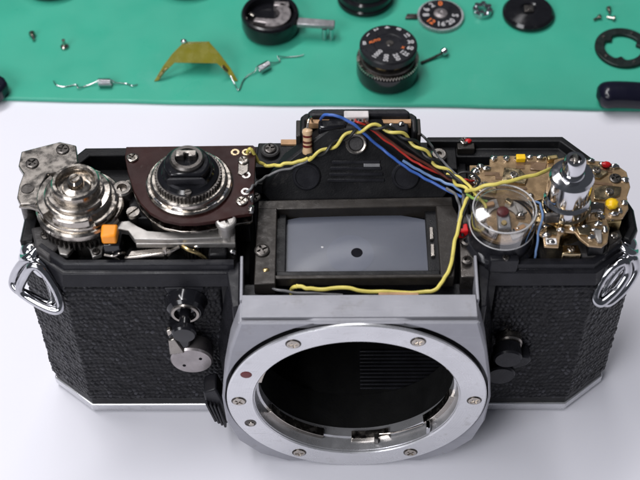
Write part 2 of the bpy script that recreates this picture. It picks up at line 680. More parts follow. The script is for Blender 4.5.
def numeral(parent, t, size, m, c, rz):
    o = bpy.data.objects.new('numeral', text_mesh(t, size, m, 'numeral'))
    COL.objects.link(o)
    o.parent = parent
    o.location = Vector(c) * S
    o.rotation_euler = (0, 0, rz)
    return o


# ------------------------------------------------------------------ setting: white work surface and green mat
b = MB()
b.box(-900, 900, -700, 1100, -12, 0)
tag(b.build('table_top', 'white_paper'), kind='structure')

ZM = 1.6      # top of the mat
b = MB()
pl = [(x, 112.3 - (x + 101.5) * 5.1 / 198 + 0.22 * math.sin(x * 0.045) + 0.10 * math.sin(x * 0.19 + 1)) for x in range(-520, 521, 8)] + [(520, 700), (-520, 700)]
b.prism(pl, 0.0, ZM)
tag(b.build('work_mat', 'green_mat', bevel=0.5), kind='structure')

# ------------------------------------------------------------------ the camera body
CAM = thing('film_camera', 'disassembled black and silver film camera body without its top cover, standing on white table', 'camera')

LX, LZ = 6.4, 30.4          # lens axis
# --- base plate
base = [(-60.7, -0.4), (60.7, -0.4), (71.4, 8.1), (71.4, 17.2), (57.2, 40.3), (-60, 38.3), (-71.4, 24), (-71.4, 8.1)]
b = MB()
n = len(base)
ins = [(x * 0.985, y + (0.9 if y < 10 else -0.7)) for x, y in base]
vs = [(x, y, 0.0) for x, y in ins] + [(x, y, 1.3) for x, y in base] + [(x, y, 3.9) for x, y in base]
fs = [tuple(range(n))[::-1], tuple(range(2 * n, 3 * n))]
for k in range(2):
    fs += [(k * n + i, k * n + (i + 1) % n, (k + 1) * n + (i + 1) % n, (k + 1) * n + i) for i in range(n)]
b.add(vs, fs)
b.build('base_plate', 'satin_chrome', CAM, bevel=0.35)

# --- body shell: two film chambers, floor and back, leaving the mirror box open
b = MB()
b.prism([(-60.5, 0), (-20.5, 0), (-20.5, 38), (-60, 38), (-71, 23.7), (-71, 8.3)], 3.9, 55)
b.prism([(33.5, 0), (60.5, 0), (71, 8.3), (71, 17), (57, 40), (33.5, 40)], 3.9, 55)
b.prism([(-20.5, 0.2), (33.5, 0.2), (33.5, 38), (-20.5, 38)], 3.9, 7)
b.prism([(-20.5, 29), (33.5, 29), (33.5, 38), (-20.5, 38)], 7, 56)
shell = b.build('body_shell', 'black_paint', CAM, bevel=0.3)

# rims along the top edge
b = MB()
prof = [(-0.5, 54.4), (0.35, 58.0), (0.9, 58.3), (1.3, 58.3), (1.5, 59.9), (2.0, 60.3), (2.9, 60.3), (3.2, 55.0), (0, 54.4)]


def sweep(b, prof, path):
    # prof in (offset to the inside, z); path in plan, inside on its left
    m, n = len(path), len(prof)
    vs = []
    for i in range(m):
        p = Vector(path[i])
        ds = []
        if i > 0:
            ds.append((p - Vector(path[i - 1])).normalized())
        if i < m - 1:
            ds.append((Vector(path[i + 1]) - p).normalized())
        nr = [Vector((-d.y, d.x)) for d in ds]
        nn = sum(nr, Vector((0, 0))).normalized()
        k = 1 / max(0.4, nn.dot(nr[0]))
        for o, z in prof:
            v = p + nn * o * k
            vs.append((v.x, v.y, z))
    fs = []
    for i in range(m - 1):
        for j in range(n):
            fs.append((i * n + j, i * n + (j + 1) % n, (i + 1) * n + (j + 1) % n, (i + 1) * n + j))
    fs.append(tuple(range(n))[::-1])
    fs.append(tuple(range((m - 1) * n, m * n)))
    b.add(vs, fs)


sweep(b, prof, [(-67.5, 5.5), (-60.5, 0), (-21.5, 0)])
b.build('front_rim', 'black_satin', CAM, bevel=0.12)
b = MB()
sweep(b, prof, [(35.2, 0), (60.5, 0), (67.5, 5.5)])
b.build('front_rim', 'black_satin', CAM, bevel=0.12)
b = MB()
pr2 = [(0, 50), (0, 60.2), (0.6, 60.9), (2.0, 60.9), (2.3, 58.6), (4.6, 58.2), (4.9, 55)]
sweep(b, pr2, [(69, 7.5), (71, 11), (71, 17), (66.2, 30), (57, 40.4), (24, 40.4)])
b.build('rear_rim', 'black_paint', CAM, bevel=0.25)
b = MB()
pr3 = [(0, 50), (0, 59.2), (0.5, 59.8), (3, 59.8), (3.3, 55)]
sweep(b, pr3, [(-8, 38.4), (-59, 38), (-70.6, 24), (-71, 9)])
b.build('rear_rim', 'black_paint', CAM, bevel=0.25)

# --- leatherette with moulded pebble grain
def leather(path, z0, z1, name):
    L = [0.0]
    P = [Vector(p) for p in path]
    for i in range(1, len(P)):
        L.append(L[-1] + (P[i] - P[i - 1]).length)
    res = 0.24
    nu, nv = int(L[-1] / res) + 1, int((z1 - z0) / res) + 1
    U = np.linspace(0, L[-1], nu)
    V = np.linspace(z0, z1, nv)
    px = np.interp(U, L, [p.x for p in P])
    py = np.interp(U, L, [p.y for p in P])
    # outward normals, blended a little at the bends
    tx = np.gradient(px, U)
    ty = np.gradient(py, U)
    k = np.ones(7) / 7
    tx = np.convolve(np.pad(tx, 3, mode='edge'), k, 'valid')
    ty = np.convolve(np.pad(ty, 3, mode='edge'), k, 'valid')
    ln = np.hypot(tx, ty)
    nx, ny = ty / ln, -tx / ln
    UU, VV = np.meshgrid(U, V)
    cw, chh = 1.2, 1.55
    # wobble the lattice so that rows run unevenly
    WU = UU + 0.35 * np.sin(VV * 0.9 + 1.3) + 0.25 * np.sin(UU * 0.31 + VV * 0.23)
    WV = VV + 0.30 * np.sin(UU * 0.55) + 0.22 * np.sin(UU * 0.17 + 2.0)
    gi, gj = np.floor(WU / cw).astype(int), np.floor(WV / chh).astype(int)

    def hsh(i, j, s):
        h = np.sin(i * 127.1 + j * 311.7 + s * 74.7) * 43758.5453
        return h - np.floor(h)
    d1 = np.full(UU.shape, 9.0)
    d2 = np.full(UU.shape, 9.0)
    amp = np.zeros(UU.shape)
    for a in (-1, 0, 1):
        for c in (-1, 0, 1):
            I, J = gi + a, gj + c
            off = 0.5 * (J % 2)
            cx = (I + 0.5 + off + 0.42 * (hsh(I, J, 1) - 0.5)) * cw
            cy = (J + 0.5 + 0.30 * (hsh(I, J, 2) - 0.5)) * chh
            d = np.hypot((WU - cx) / cw, (WV - cy) / chh * 1.05)
            am = hsh(I, J, 3)
            nearer = d < d1
            d2 = np.where(nearer, d1, np.minimum(d2, d))
            amp = np.where(nearer, am, amp)
            d1 = np.where(nearer, d, d1)
    e = np.clip((d2 - d1) / 0.45, 0, 1)
    H = (0.35 + 0.85 * amp) * (e * (2 - e)) * 0.34
    peak_tone = np.clip((amp - 0.45) / 0.55, 0, 1) * np.clip((e - 0.35) / 0.5, 0, 1)
    edge = np.minimum.reduce([UU, L[-1] - UU, VV - z0, z1 - VV])
    H = (H + 0.30) * np.clip(edge / 0.5, 0, 1)
    X = px[None, :] + nx[None, :] * H
    Y = py[None, :] + ny[None, :] * H
    vs = np.stack([X, Y, VV], -1).reshape(-1, 3) * S
    idx = np.arange(nu * nv).reshape(nv, nu)
    fs = np.stack([idx[:-1, :-1], idx[:-1, 1:], idx[1:, 1:], idx[1:, :-1]], -1).reshape(-1, 4)
    me = bpy.data.meshes.new(name)
    me.from_pydata(vs.tolist(), [], fs.tolist())
    me.materials.append(MATS['leatherette'])
    at_ = me.attributes.new('peak_tone', 'FLOAT', 'POINT')
    at_.data.foreach_set('value', peak_tone.reshape(-1).astype(np.float32))
    me.shade_smooth()
    o = bpy.data.objects.new(name, me)
    COL.objects.link(o)
    o.parent = CAM
    return o


leather([(-71.02, 22), (-71.02, 8.3), (-60.5, -0.02), (-24.6, -0.02)], 6.6, 54.3, 'leatherette')
leather([(38, -0.02), (60.5, -0.02), (71.02, 8.3), (71.02, 16.5)], 6.6, 54.3, 'leatherette')

# --- lens mount front: outline in (x, z)
out = [(-19.6, 61.0), (-22.3, 50.6), (-24.3, 38.2), (-25.2, 29.6), (-24.8, 19.6), (-22.4, 11.0), (-17.4, 4.6), (-10.5, 0.9),
       (23.3, 0.9), (30.2, 4.6), (35.4, 11.0), (37.6, 19.6), (38.0, 29.6), (37.1, 38.2), (35.1, 50.6), (32.6, 61.0)]
out = out[::-1]


def ray_poly(c, a, poly):
    dx, dz = math.cos(a), math.sin(a)
    best = None
    for i in range(len(poly)):
        x1, z1 = poly[i]
        x2, z2 = poly[(i + 1) % len(poly)]
        ex, ez = x2 - x1, z2 - z1
        den = dx * ez - dz * ex
        if abs(den) < 1e-9:
            continue
        t = ((x1 - c[0]) * ez - (z1 - c[1]) * ex) / den
        u = ((x1 - c[0]) * dz - (z1 - c[1]) * dx) / den
        if t > 0 and -1e-6 <= u <= 1 + 1e-6 and (best is None or t < best):
            best = t
    return (c[0] + dx * best, c[1] + dz * best)


angs = sorted([2 * math.pi * i / 120 for i in range(120)] + [math.atan2(z - LZ, x - LX) % (2 * math.pi) for x, z in out])
OUT = [ray_poly((LX, LZ), a, out) for a in angs]


def holed(layers):
    """layers: list of rings (list of (x, y, z)) joined one after the other, closed loop of rings"""
    b = MB()
    m = len(layers[0])
    vs = [p for l in layers for p in l]
    fs = []
    for k in range(len(layers)):
        k2 = (k + 1) % len(layers)
        for i in range(m):
            j = (i + 1) % m
            fs.append((k * m + i, k * m + j, k2 * m + j, k2 * m + i))
    return b.add(vs, fs)


def oring(sc_, y, zmin=0.35, zmax=99):
    return [(LX + (x - LX) * sc_, y, min(zmax, max(zmin, LZ + (z - LZ) * sc_))) for x, z in OUT]


def cring(r, y):
    return [(LX + r * math.cos(a), y, LZ + r * math.sin(a)) for a in angs]


def rec(y, pad=0.0):
    l = []
    for a, (x, z) in zip(angs, OUT):
        ro_ = math.hypot(x - LX, z - LZ)
        up_ = max(0.0, math.sin(a))
        r_ = min(30.75 + 1.1 * up_ + pad, ro_ - 0.35)
        l.append((LX + r_ * math.cos(a), y, LZ + r_ * math.sin(a)))
    return l


fp = holed([cring(24.2, -9.5), oring(1.0, -9.5, 0.35, 60.4), oring(1.002, -13.9, 0.35, 59.4), oring(1.0, -14.4, 0.35, 59.4), oring(0.996, -14.8), oring(0.982, -15.3), rec(-15.3, 0.15),
            rec(-15.1), rec(-12.4), cring(24.2, -12.4)]).build('front_plate', 'silver_paint', CAM, angle=28)
b = MB()
b.lathe([(24.2, 12.45), (29.9, 12.45), (29.9, 15.35), (24.2, 15.35)], (LX, 0, LZ), 120, (0, -1, 0), closed=True)
b.build('ring_spacer', 'black_paint', CAM)
holed([cring(23.9, -9.6), oring(0.992, -9.6, 0.35, 54.8), oring(1.0, -7, 0.35, 54.6), oring(1.055, 0.1, 4.2, 54.4), cring(23.9, 0.1)]).build('mount_housing', 'black_satin', CAM)
# upper bands of the front plate and the thin wall round the mirror box well
b = MB()
b.prism([(-14.6, 58.0), (-14.6, 60.6), (-14.4, 60.75), (-14.35, 59.6), (-13.8, 59.6), (-13.75, 60.95), (-9.6, 61.2), (-7.9, 61.2), (-7.9, 48), (-9.3, 48), (-9.3, 58.0)], -19.3, 32.3, 'x')
b.build('top_band', 'silver_paint', CAM, bevel=0.12)
for x0, x1, sk in ((-19.8, -19.1, -0.3), (32.4, 33.1, 0.3)):
    b = MB()
    b.prism([(x0, -9.0), (x1, -9.0), (x1 + sk, 3.4), (x0 + sk, 3.4)], 50, 60.9)
    b.build('side_wall', 'silver_paint', CAM, bevel=0.2)
# black cheeks between the silver wall and the chambers
b = MB()
b.prism([(-21.6, -9.2), (-20.0, -9.2), (-20.3, 4), (-23.2, 0.6)], 40, 58.6)
b.build('cheek', 'black_satin', CAM, bevel=0.3)
b = MB()
b.prism([(34.8, -9.2), (33.5, -9.2), (33.7, 4), (36.4, 0.6)], 40, 58.6)
b.build('cheek', 'black_satin', CAM, bevel=0.3)

# --- bayonet ring
YR = -16.0
b = MB()
ax = (0, -1, 0)
b.lathe([(24.1, 15.3), (24.1, 15.7), (24.4, 16.0), (30.1, 16.0), (30.4, 15.75), (30.4, 15.3)], (LX, 0, LZ), 144, ax, closed=True)
ring = b.build('lens_mount_ring', 'turned_chrome', CAM, angle=30)
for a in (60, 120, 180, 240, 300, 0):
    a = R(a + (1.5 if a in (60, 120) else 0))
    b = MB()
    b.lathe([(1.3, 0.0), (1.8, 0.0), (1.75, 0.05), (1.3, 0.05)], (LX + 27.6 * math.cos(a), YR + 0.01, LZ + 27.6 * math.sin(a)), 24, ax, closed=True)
    b.build('screw_shade_ring', 'gunmetal', ring)  # flat dark annulus, painted shade round the screw head
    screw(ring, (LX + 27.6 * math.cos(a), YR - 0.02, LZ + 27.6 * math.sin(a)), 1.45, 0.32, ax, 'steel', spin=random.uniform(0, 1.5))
# red index dot and lock pin hole
def on_ring(u, v):
    return (LX + u, YR, LZ + v)
b = MB()
b.lathe([(0, 0.0), (1.35, 0.0), (1.2, 0.12), (0, 0.2)], (-19.0, YR, 41.6), 24, ax)
b.build('index_dot', 'red_enamel', ring)
b = MB()
b.lathe([(0, 0.03), (1.25, 0.03)], (-18.9, YR, 20.6), 24, ax)
b.lathe([(1.1, 0.0), (1.45, 0.0), (1.4, 0.12), (1.15, 0.12)], (-18.9, YR, 20.6), 24, ax, closed=True)
b.build('lock_pin_hole', 'gunmetal', ring)
b = MB()
b.lathe([(0, 0.0), (0.75, 0.0), (0.65, 0.25), (0, 0.3)], (-18.7, YR, 20.3), 18, ax)
b.build('lock_pin', 'steel', ring)
# polished throat lip and bayonet tabs
b = MB()
b.lathe([(24.18, 9.5), (24.18, 15.28), (23.9, 15.28), (23.6, 12.2), (23.1, 11.9), (23.1, 9.5)], (LX, 0, LZ), 120, ax, closed=True)
b.build('throat_lip', 'satin_chrome', ring, angle=30)
for a0, a1 in ((205, 250), (268, 292), (318, 352), (22, 62), (112, 172)):
    # lathe angles about -Y: build flat then place
    b = MB()
    N_ = 16
    prof = [(22.2, 10.8), (23.9, 10.8), (23.9, 13.0), (22.4, 13.0)]
    vs, fs = [], []
    for i in range(N_ + 1):
        a = R(a0 + (a1 - a0) * i / N_)
        for r_, y_ in prof:
            vs.append((LX + r_ * math.cos(a), -y_, LZ + r_ * math.sin(a)))
    for i in range(N_):
        for j in range(4):
            fs.append((i * 4 + j, i * 4 + (j + 1) % 4, i * 4 + 4 + (j + 1) % 4, i * 4 + 4 + j))
    fs += [(0, 1, 2, 3), tuple(range(N_ * 4, N_ * 4 + 4))]
    b.add(vs, fs)
    b.build('bayonet_tab', 'steel', ring, bevel=0.12)
b = MB()
b.box(23.6, 24.6, -15.4, -13.2, 14.2, 17.0)
b.build('aperture_lever', 'chrome', ring, bevel=0.15)
b = MB()
b.tube([(12.5, -12.6, 9.6), (16, -12.6, 10.2), (19.6, -12.6, 12.0), (23.0, -12.8, 14.6)], 0.22)
b.build('stop_wire', 'steel', ring)
b = MB()
b.box(11.2, 12.2, -14.2, -12.6, 7.6, 9.8)
b.build('stop_lug', 'gunmetal', ring, bevel=0.15)

# --- mirror box seen through the throat
b = MB()
b.lathe([(23.4, 9.4), (23.4, -0.3), (24.2, -0.3), (24.2, 9.4)], (LX, 0, LZ), 72, ax, closed=True)
b.build('throat_tube', 'black_matte', CAM)
b = MB()
b.box(-20.4, -18.4, 0.3, 28.9, 7.0, 54)
b.build('mirror_box_wall', 'black_matte', CAM)
b = MB()
b.box(31.6, 33.4, 0.3, 28.9, 7.0, 54)
b.build('mirror_box_wall', 'black_matte', CAM)
mb = MB()
mb.box(-18.4, 31.6, 0.3, 29, 7.0, 9.0)
mbf = mb.build('mirror_box_floor', 'black_matte', CAM)
for i in range(11):
    b = MB()
    b.box(8.0, 29.8, 0.8 + i * 1.12, 1.35 + i * 1.12, 9.0, 9.6)
    b.build('light_trap_rib', 'black_satin', mbf, bevel=0.1)
b = MB()
b.box(-18.2, 31.4, 27.6, 28.9, 9, 52)
b.build('shutter_curtain', 'black_satin', CAM)
# reflex mirror, tipped up under the screen
b = MB()
b.prism([(6.0, 50.2), (27.0, 50.2), (27.0, 51.4), (6.0, 51.4)], -14, 27, 'x')
b.build('reflex_mirror', 'black_satin', CAM, bevel=0.2)

# --- focusing screen frame
b = MB()
fo = [(-16.6, 20.2), (28.9, 21.3), (30.6, 15.8), (28.0, -3.6), (-16.8, -4.3)]
b.prism([(-16.6, 20.4), (29.0, 21.4), (29.0, 18.6), (-16.6, 17.6)], 56, 60.2)     # back bar
b.prism([(-12.8, -2.4), (27.8, -2.2), (27.8, -1.2), (-12.8, -1.4)], 57, 60.0)     # front bar
b.prism([(-16.8, -4.2), (-12.0, -4.2), (-12.0, 18.0), (-16.6, 18.0)], 56.4, 60.3)  # left bar
b.prism([(25.0, -2.2), (28.0, -2.2), (30.2, 15.5), (29.0, 18.8), (25.0, 18.8)], 56.4, 60.1)
fr = b.build('screen_frame', 'dark_bronze', CAM, bevel=0.25)
for c, r_ in (((-15.2, 5.2, 60.2), 1.75), ((-17.4, 21.6, 59.6), 1.5)):
    screw(fr, c, r_, 0.7, m='gunmetal', spin=0.5)
b = MB()
b.prism([(-12.0, -1.5), (25.0, -1.3), (25.0, 0.9), (-12.0, 0.7)], 55.6, 58.6)
b.build('frame_ledge', 'black_paint', CAM, bevel=0.2)
b = MB()
b.box(-12.2, -9.9, 0.5, 19, 55.4, 58.2)
b.box(22.5, 25.2, 0.5, 19, 55.4, 58.4)
b.prism([(-12, 17.4), (25, 18.3), (25, 19.6), (-12, 18.7)], 55.4, 56.2)
b.build('screen_mask', 'black_paint', CAM, bevel=0.2)
for z0 in (4.5, 9.5):
    b = MB()
    b.box(23.2, 24.1, z0, z0 + 3.6, 58.2, 59.2)
    b.build('spring_clip', 'worn_steel', fr, bevel=0.15)
b = MB()
b.blob((-14.2, -0.2, 60.3), 0.8, 0.6, 0.3, jit=0.1)
b.build('glue_spot', 'brass', fr)
# the screen itself: slightly domed slab with a curved rear edge
b = MB()
NX, NY = 40, 26
vs, fs = [], []
for j in range(NY + 1):
    for i in range(NX + 1):
        x = -10.1 + 32.8 * i / NX
        u = (x - 6.3) / 16.4
        yb = 19.3 - 2.3 * u * u
        y = 0.4 + (yb - 0.4) * j / NY
        v_ = j / NY - 0.5
        z = 56.95 + 0.55 * (1 - u * u) * (1 - 3.2 * v_ * v_)
        vs.append((x, y, z))
m0 = len(vs)
vs += [(x, y, 55.4) for x, y, z in vs]
W1 = NX + 1
for j in range(NY):
    for i in range(NX):
        a = j * W1 + i
        fs.append((a, a + 1, a + W1 + 1, a + W1))
for i in range(NX):
    fs.append((i, i + 1, m0 + i + 1, m0 + i))
    a = NY * W1 + i
    fs.append((a, a + 1, m0 + a + 1, m0 + a))
for j in range(NY):
    a = j * W1
    fs.append((a, a + W1, m0 + a + W1, m0 + a))
    a = j * W1 + NX
    fs.append((a, a + W1, m0 + a + W1, m0 + a))
b.add(vs, fs)
scr = b.build('focusing_screen', 'screen_glass', CAM, angle=40)
b = MB()
b.lathe([(0, 0), (1.35, 0), (1.3, 0.1), (0, 0.14)], (6.4, 6.9, 57.46), 28)
b.build('centre_spot', 'dark_spot', scr)


def dome_z(x, y):
    u = (x - 6.3) / 16.4
    yb = 19.3 - 2.3 * u * u
    v_ = (y - 0.4) / (yb - 0.4) - 0.5
    return 56.95 + 0.55 * (1 - u * u) * (1 - 3.2 * v_ * v_)


b = MB()
vs, fs = [], []
for k in range(9):
    for i in range(48):
        a = 2 * math.pi * i / 48
        r_ = 5.4 * k / 8 + 0.01
        x, y = 4.9 + r_ * math.cos(a), 6.6 + r_ * math.sin(a)
        vs.append((x, y, dome_z(x, y) + 0.03))
for k in range(8):
    for i in range(48):
        j_ = (i + 1) % 48
        fs.append((k * 48 + i, k * 48 + j_, k * 48 + 48 + j_, k * 48 + 48 + i))
b.add(vs, fs)
b.build('microprism_disc', 'screen_ring', scr)
b = MB()
b.blob((-1.5, 8.6, 57.36), 0.32, 0.28, 0.12, jit=0.2)
b.build('dust_speck', 'white_ink', scr)

# --- viewfinder housing behind the screen
nrm = Vector((0, -9, 6.5)).normalized()
tri = [(-15.9, 22.5, 60.4), (-10.4, 26.8, 66.2), (-6.4, 28.6, 68.7), (0.3, 31.6, 72.9), (12.4, 31.6, 72.9), (19.4, 28.5, 68.6),
       (23.9, 26.4, 65.7), (28.7, 22.9, 60.9), (26.4, 21.0, 58.4), (-13.9, 21.0, 58.4)]
b = MB()
n = len(tri)
f_ = [Vector(p) for p in tri]
k_ = [Vector((p[0], p[1] + 3.6, p[2] - 0.4)) for p in tri]
b.add(f_ + k_, [tuple(range(n)), tuple(range(n, 2 * n))[::-1]] + [(i, (i + 1) % n, n + (i + 1) % n, n + i) for i in range(n)])
vf = b.build('viewfinder_housing', 'black_paint', CAM, bevel=0.5)
for c in ((-5.2, 24.9, 63.6), (18.0, 24.9, 63.6)):
    b = MB()
    b.lathe([(0, 0), (3.3, 0), (3.3, 0.5), (3.0, 0.75), (2.6, 0.75), (2.5, 0.5), (0, 0.5)], Vector(c) + nrm * -0.05, 36, nrm)
    b.build('cover_disc', 'black_satin', vf, angle=30)
b = MB()
b.lathe([(1.7, 0), (2.5, 0), (2.5, 0.9), (2.2, 1.1), (1.8, 1.0), (1.7, 0.4)], Vector((6.4, 29.5, 70.0)), 32, nrm, closed=True)
b.build('eyelet', 'worn_steel', vf, angle=30)
b = MB()
b.lathe([(0, 0), (1.75, 0), (1.75, 0.5), (1.5, 0.7), (0, 0.7)], Vector((6.4, 29.5, 70.0)), 28, nrm)
b.build('plug', 'grey_casting', vf)
for i in range(4):
    t = i / 3
    p = Vector((6.4, 26.9, 66.35)).lerp(Vector((6.4, 24.35, 62.85)), t) + nrm * 0.15
    b = MB()
    b.bar(p - Vector((5.6 + i * 0.35, 0, 0)), p + Vector((5.6 + i * 0.35, 0, 0)), 0.75, 0.5, nrm)
    b.build('step_ridge', 'black_satin', vf, bevel=0.1)
b = MB()
p = Vector((10.1, 26.4, 65.6)) + nrm * 0.25
b.bar(p - Vector((1.9, 0, 0)), p + Vector((1.9, 0, 0)), 1.7, 0.3, nrm)
b.build('label_patch', 'grey_plate', vf, bevel=0.1)
# eyepiece box
b = MB()
b.prism([(-6.6, 31.4), (-6.6, 36.4), (-5.4, 37.6), (19.6, 37.6), (20.8, 36.4), (20.8, 31.4), (19.4, 31.4), (19.4, 34.9), (-5.2, 34.9), (-5.2, 31.4)], 55, 71.8)
ey = b.build('eyepiece_box', 'black_paint', CAM, bevel=0.5)
b = MB()
b.prism([(-5.0, 36.0), (-3.8, 37.3), (18.0, 37.3), (19.2, 36.0), (18.8, 35.0), (-4.6, 35.0)], 71.7, 73.6)
b.build('eyepiece_top', 'black_satin', ey, bevel=0.6)
b = MB()
b.box(-5.0, 19.3, 33.6, 34.9, 70.6, 72.4)
eb = b.build('edge_board', 'bare_board', ey, bevel=0.1)
b = MB()
b.box(3.6, 9.4, 33.7, 35.9, 72.3, 74.3)
chip = b.build('silver_component', 'component_white', ey, bevel=0.25)
for i in range(5):
    b = MB()
    b.box(4.3 + i * 0.95, 4.85 + i * 0.95, 33.65, 33.71, 72.9, 73.6)
    b.build('stamp_mark', 'grey_ink', chip)
# side flanges of the eyepiece box
b = MB()
b.prism([(-7.6, 31.2), (-6.5, 31.2), (-6.5, 36.4), (-7.6, 36.4)], 58, 70.6)
b.build('flange', 'dark_bronze', ey, bevel=0.2)
b = MB()
b.prism([(20.7, 31.2), (21.6, 31.2), (21.6, 36.4), (20.7, 36.4)], 58, 71.0)
b.build('flange', 'dark_bronze', ey, bevel=0.2)
# resistor
rs = MB()
rs.lathe([(0, -3.4), (0.5, -3.3), (1.15, -2.9), (1.25, -2.3), (1.05, -1.6), (1.05, 1.6), (1.25, 2.3), (1.15, 2.9), (0.5, 3.3), (0, 3.4)], (-4.9, 29.1, 71.0), 20, (0, 0.45, 1))
ro_ = rs.build('resistor', 'resistor_body', ey)
for k, m in ((-1.2, 'red_enamel'), (-0.2, 'wire_brown'), (1.3, 'red_enamel')):
    b = MB()
    d = Vector((0, 0.45, 1)).normalized()
    b.lathe([(1.05, 0), (1.11, 0), (1.11, 0.55), (1.05, 0.55)], Vector((-4.9, 29.1, 71.0)) + d * k, 20, d, closed=True)
    b.build('colour_band', m, ro_)
b = MB()
b.tube([(-4.9, 30.5, 74.0), (-4.6, 31.4, 75.6), (-4.0, 33.0, 75.0), (-3.8, 34.0, 72.6)], 0.25)
b.build('lead', 'steel', ro_)
# small parts sitting in front of the edge board
b = MB()
b.prism([(-2.4, 31.0), (4.2, 31.6), (4.2, 34), (-2.4, 34)], 68, 73.4)
b.build('capacitor', 'black_gloss', ey, bevel=0.6)
b = MB()
b.prism([(11.5, 31.4), (18.6, 31.0), (18.6, 34), (11.5, 34)], 67, 72.2)
b.build('capacitor', 'black_satin', ey, bevel=0.4)
for x in (4.8, 8.0, 14.6, 17.0):
    b = MB()
    b.blob((x, 33.3, 72.2 + random.uniform(-.4, .3)), 0.75, 0.6, 0.5, jit=0.2)
    b.build('solder_joint', 'solder', eb)
# feet of the housing with screws
b = MB()
b.prism([(-17.6, 31), (-6, 31), (-6, 39), (-17.0, 39)], 55, 60.0)
ft = b.build('foot', 'black_paint', CAM, bevel=0.3)
b = MB()
b.lathe([(0, 0), (2.3, 0), (2.3, 1.0), (2.0, 1.3), (0, 1.3)], (-14.0, 35.8, 59.9), 28)
b.build('boss', 'grey_casting', ft)
screw(ft, (-14.0, 35.8, 61.2), 1.5, 0.5, m='gunmetal', spin=0.2)
b = MB()
b.box(-11.5, -7, 38.0, 39.6, 60, 60.5)
b.build('shim', 'bare_board', ft)
b = MB()
b.prism([(20, 31), (31, 31), (31, 40), (20, 40)], 55, 59.0)
ft2 = b.build('foot', 'black_paint', CAM, bevel=0.3)
b = MB()
b.lathe([(0, 0), (2.0, 0), (2.0, 1.4), (1.6, 1.8), (0.7, 1.8), (0.6, 1.0), (0, 1.0)], (26.6, 34.6, 59), 24)
b.build('crimp', 'worn_steel', ft2)
screw(ft2, (32.9, 38.6, 60.6), 1.1, 0.6, m='steel')
b = MB()
b.box(31.2, 35.4, 36.4, 39.8, 58.4, 60.4)
b.build('bracket', 'dark_bronze', ft2, bevel=0.2)
b = MB()
b.blob((33.9, 38.6, 60.9), 0.9, 0.7, 0.5, jit=0.1)
b.build('sealing_dab', 'red_plastic', ft2)

# deck clutter between the screen frame and the right chamber
b = MB()
b.prism([(30.2, 17), (33.4, 17), (33.4, -1.5), (29.6, -1.5)], 50, 59.2)
b.build('latch_plate', 'gunmetal', CAM, bevel=0.2)
for c in ((31.4, 8.0, 59.2), (31.2, 2.6, 59.2)):
    b = MB()
    b.lathe([(0, 0), (1.2, 0), (1.2, 1.0), (0.7, 1.2), (0.6, 0.5), (0, 0.5)], c, 20)
    b.build('post', 'gunmetal', CAM)
b = MB()
b.prism([(29.4, 9.6), (32.0, 9.8), (31.8, 12.2), (29.6, 12.0)], 59, 61.6)
b.build('red_tab', 'red_plastic', CAM, bevel=0.3)
b = MB()
b.prism([(-18.5, -6.6), (32, -6.6), (32, 0.3), (-18.5, 0.3)], 50, 53.5)
b.build('well_floor', 'black_matte', CAM)

# ---------------------------------------------------------------- left: film advance
b = MB()
br = [(-72.3, 30.5), (-63.6, 33.6), (-59.6, 32.4), (-58.6, 27.0), (-62.0, 24.0), (-65.3, 23.5), (-66.4, 19.8), (-66.6, 14.2), (-70.4, 14.3), (-71.4, 16.2), (-71.4, 20), (-70.9, 23.6), (-72.4, 26)]
b.prism(br, 64.6, 66.4)
bk = b.build('advance_bracket', 'worn_steel', CAM, bevel=0.25)
for c in ((-62.6, 31.0, 66.4), (-69.2, 26.6, 66.4)):
    screw(bk, c, 1.55, 0.45, m='gunmetal', spin=random.uniform(0, 1.5))
b = MB()
b.lathe([(0, 0.05), (1.25, 0.05)], (-69.3, 18.9, 66.4), 22)
b.lathe([(1.2, 0.02), (1.6, 0.02), (1.5, 0.2), (1.25, 0.2)], (-69.3, 18.9, 66.4), 22, closed=True)
b.build('hole_rim', 'gunmetal', bk)
b = MB()
b.tube([(-70.6, 14.2, 65.5), (-67.0, 13.0, 66.2), (-62.8, 10.4, 66.6), (-59.5, 8.4, 67)], 0.35)
b.build('return_spring', 'worn_steel', bk)
for c in ((-69.4, 17), (-69.6, 27.5), (-62.5, 29.5)):
    b = MB()
    b.cyl((c[0], c[1], 54.5), 1.9, 10.4)
    b.build('pillar', 'gunmetal', bk)
WX, WY = -57.0, 15.2
b = MB()
b.gear((WX, WY, 0), 9.0, 9.9, 52, 60.6, 62.6)
adv = b.build('ratchet_gear', 'gunmetal', CAM)
b = MB()
b.lathe([(0, 54.5), (7.5, 54.5), (7.5, 60.7), (0, 60.7)], (WX, WY, 0), 40)
b.build('gear_seat', 'gunmetal', adv)
wind = MB()
wind.lathe([(0, 61.5), (8.6, 61.5), (8.6, 63.6), (9.6, 63.6), (10.1, 64.0), (10.1, 65.4), (9.7, 65.9), (9.0, 65.9), (8.8, 66.5), (8.2, 66.8), (7.8, 66.8), (0, 66.8)], (WX, WY, 0), 72)
wo = wind.build('advance_drum', 'steel', CAM, angle=25)
b = MB()
b.lathe([(0, 66.7), (7.7, 66.7), (7.7, 69.0), (7.3, 69.4), (6.2, 69.5), (5.9, 69.7), (5.9, 71.0), (0, 71.0)], (WX, WY, 0), 64)
b.build('drum_collar', 'steel', wo, angle=25)
b = MB()
b.lathe([(4.0, 70.9), (5.5, 70.9), (5.5, 72.8), (5.1, 73.3), (4.5, 73.3), (4.1, 72.6)], (WX, WY, 0), 56, closed=True)
b.build('drum_cup', 'steel', wo, angle=25)
b = MB()
b.lathe([(0, 70.9), (3.4, 70.9), (3.2, 71.6), (1.9, 72.0), (1.8, 73.4), (1.2, 73.8), (0, 73.8)], (WX, WY, 0), 40)
b.build('spindle', 'steel', wo, angle=25)
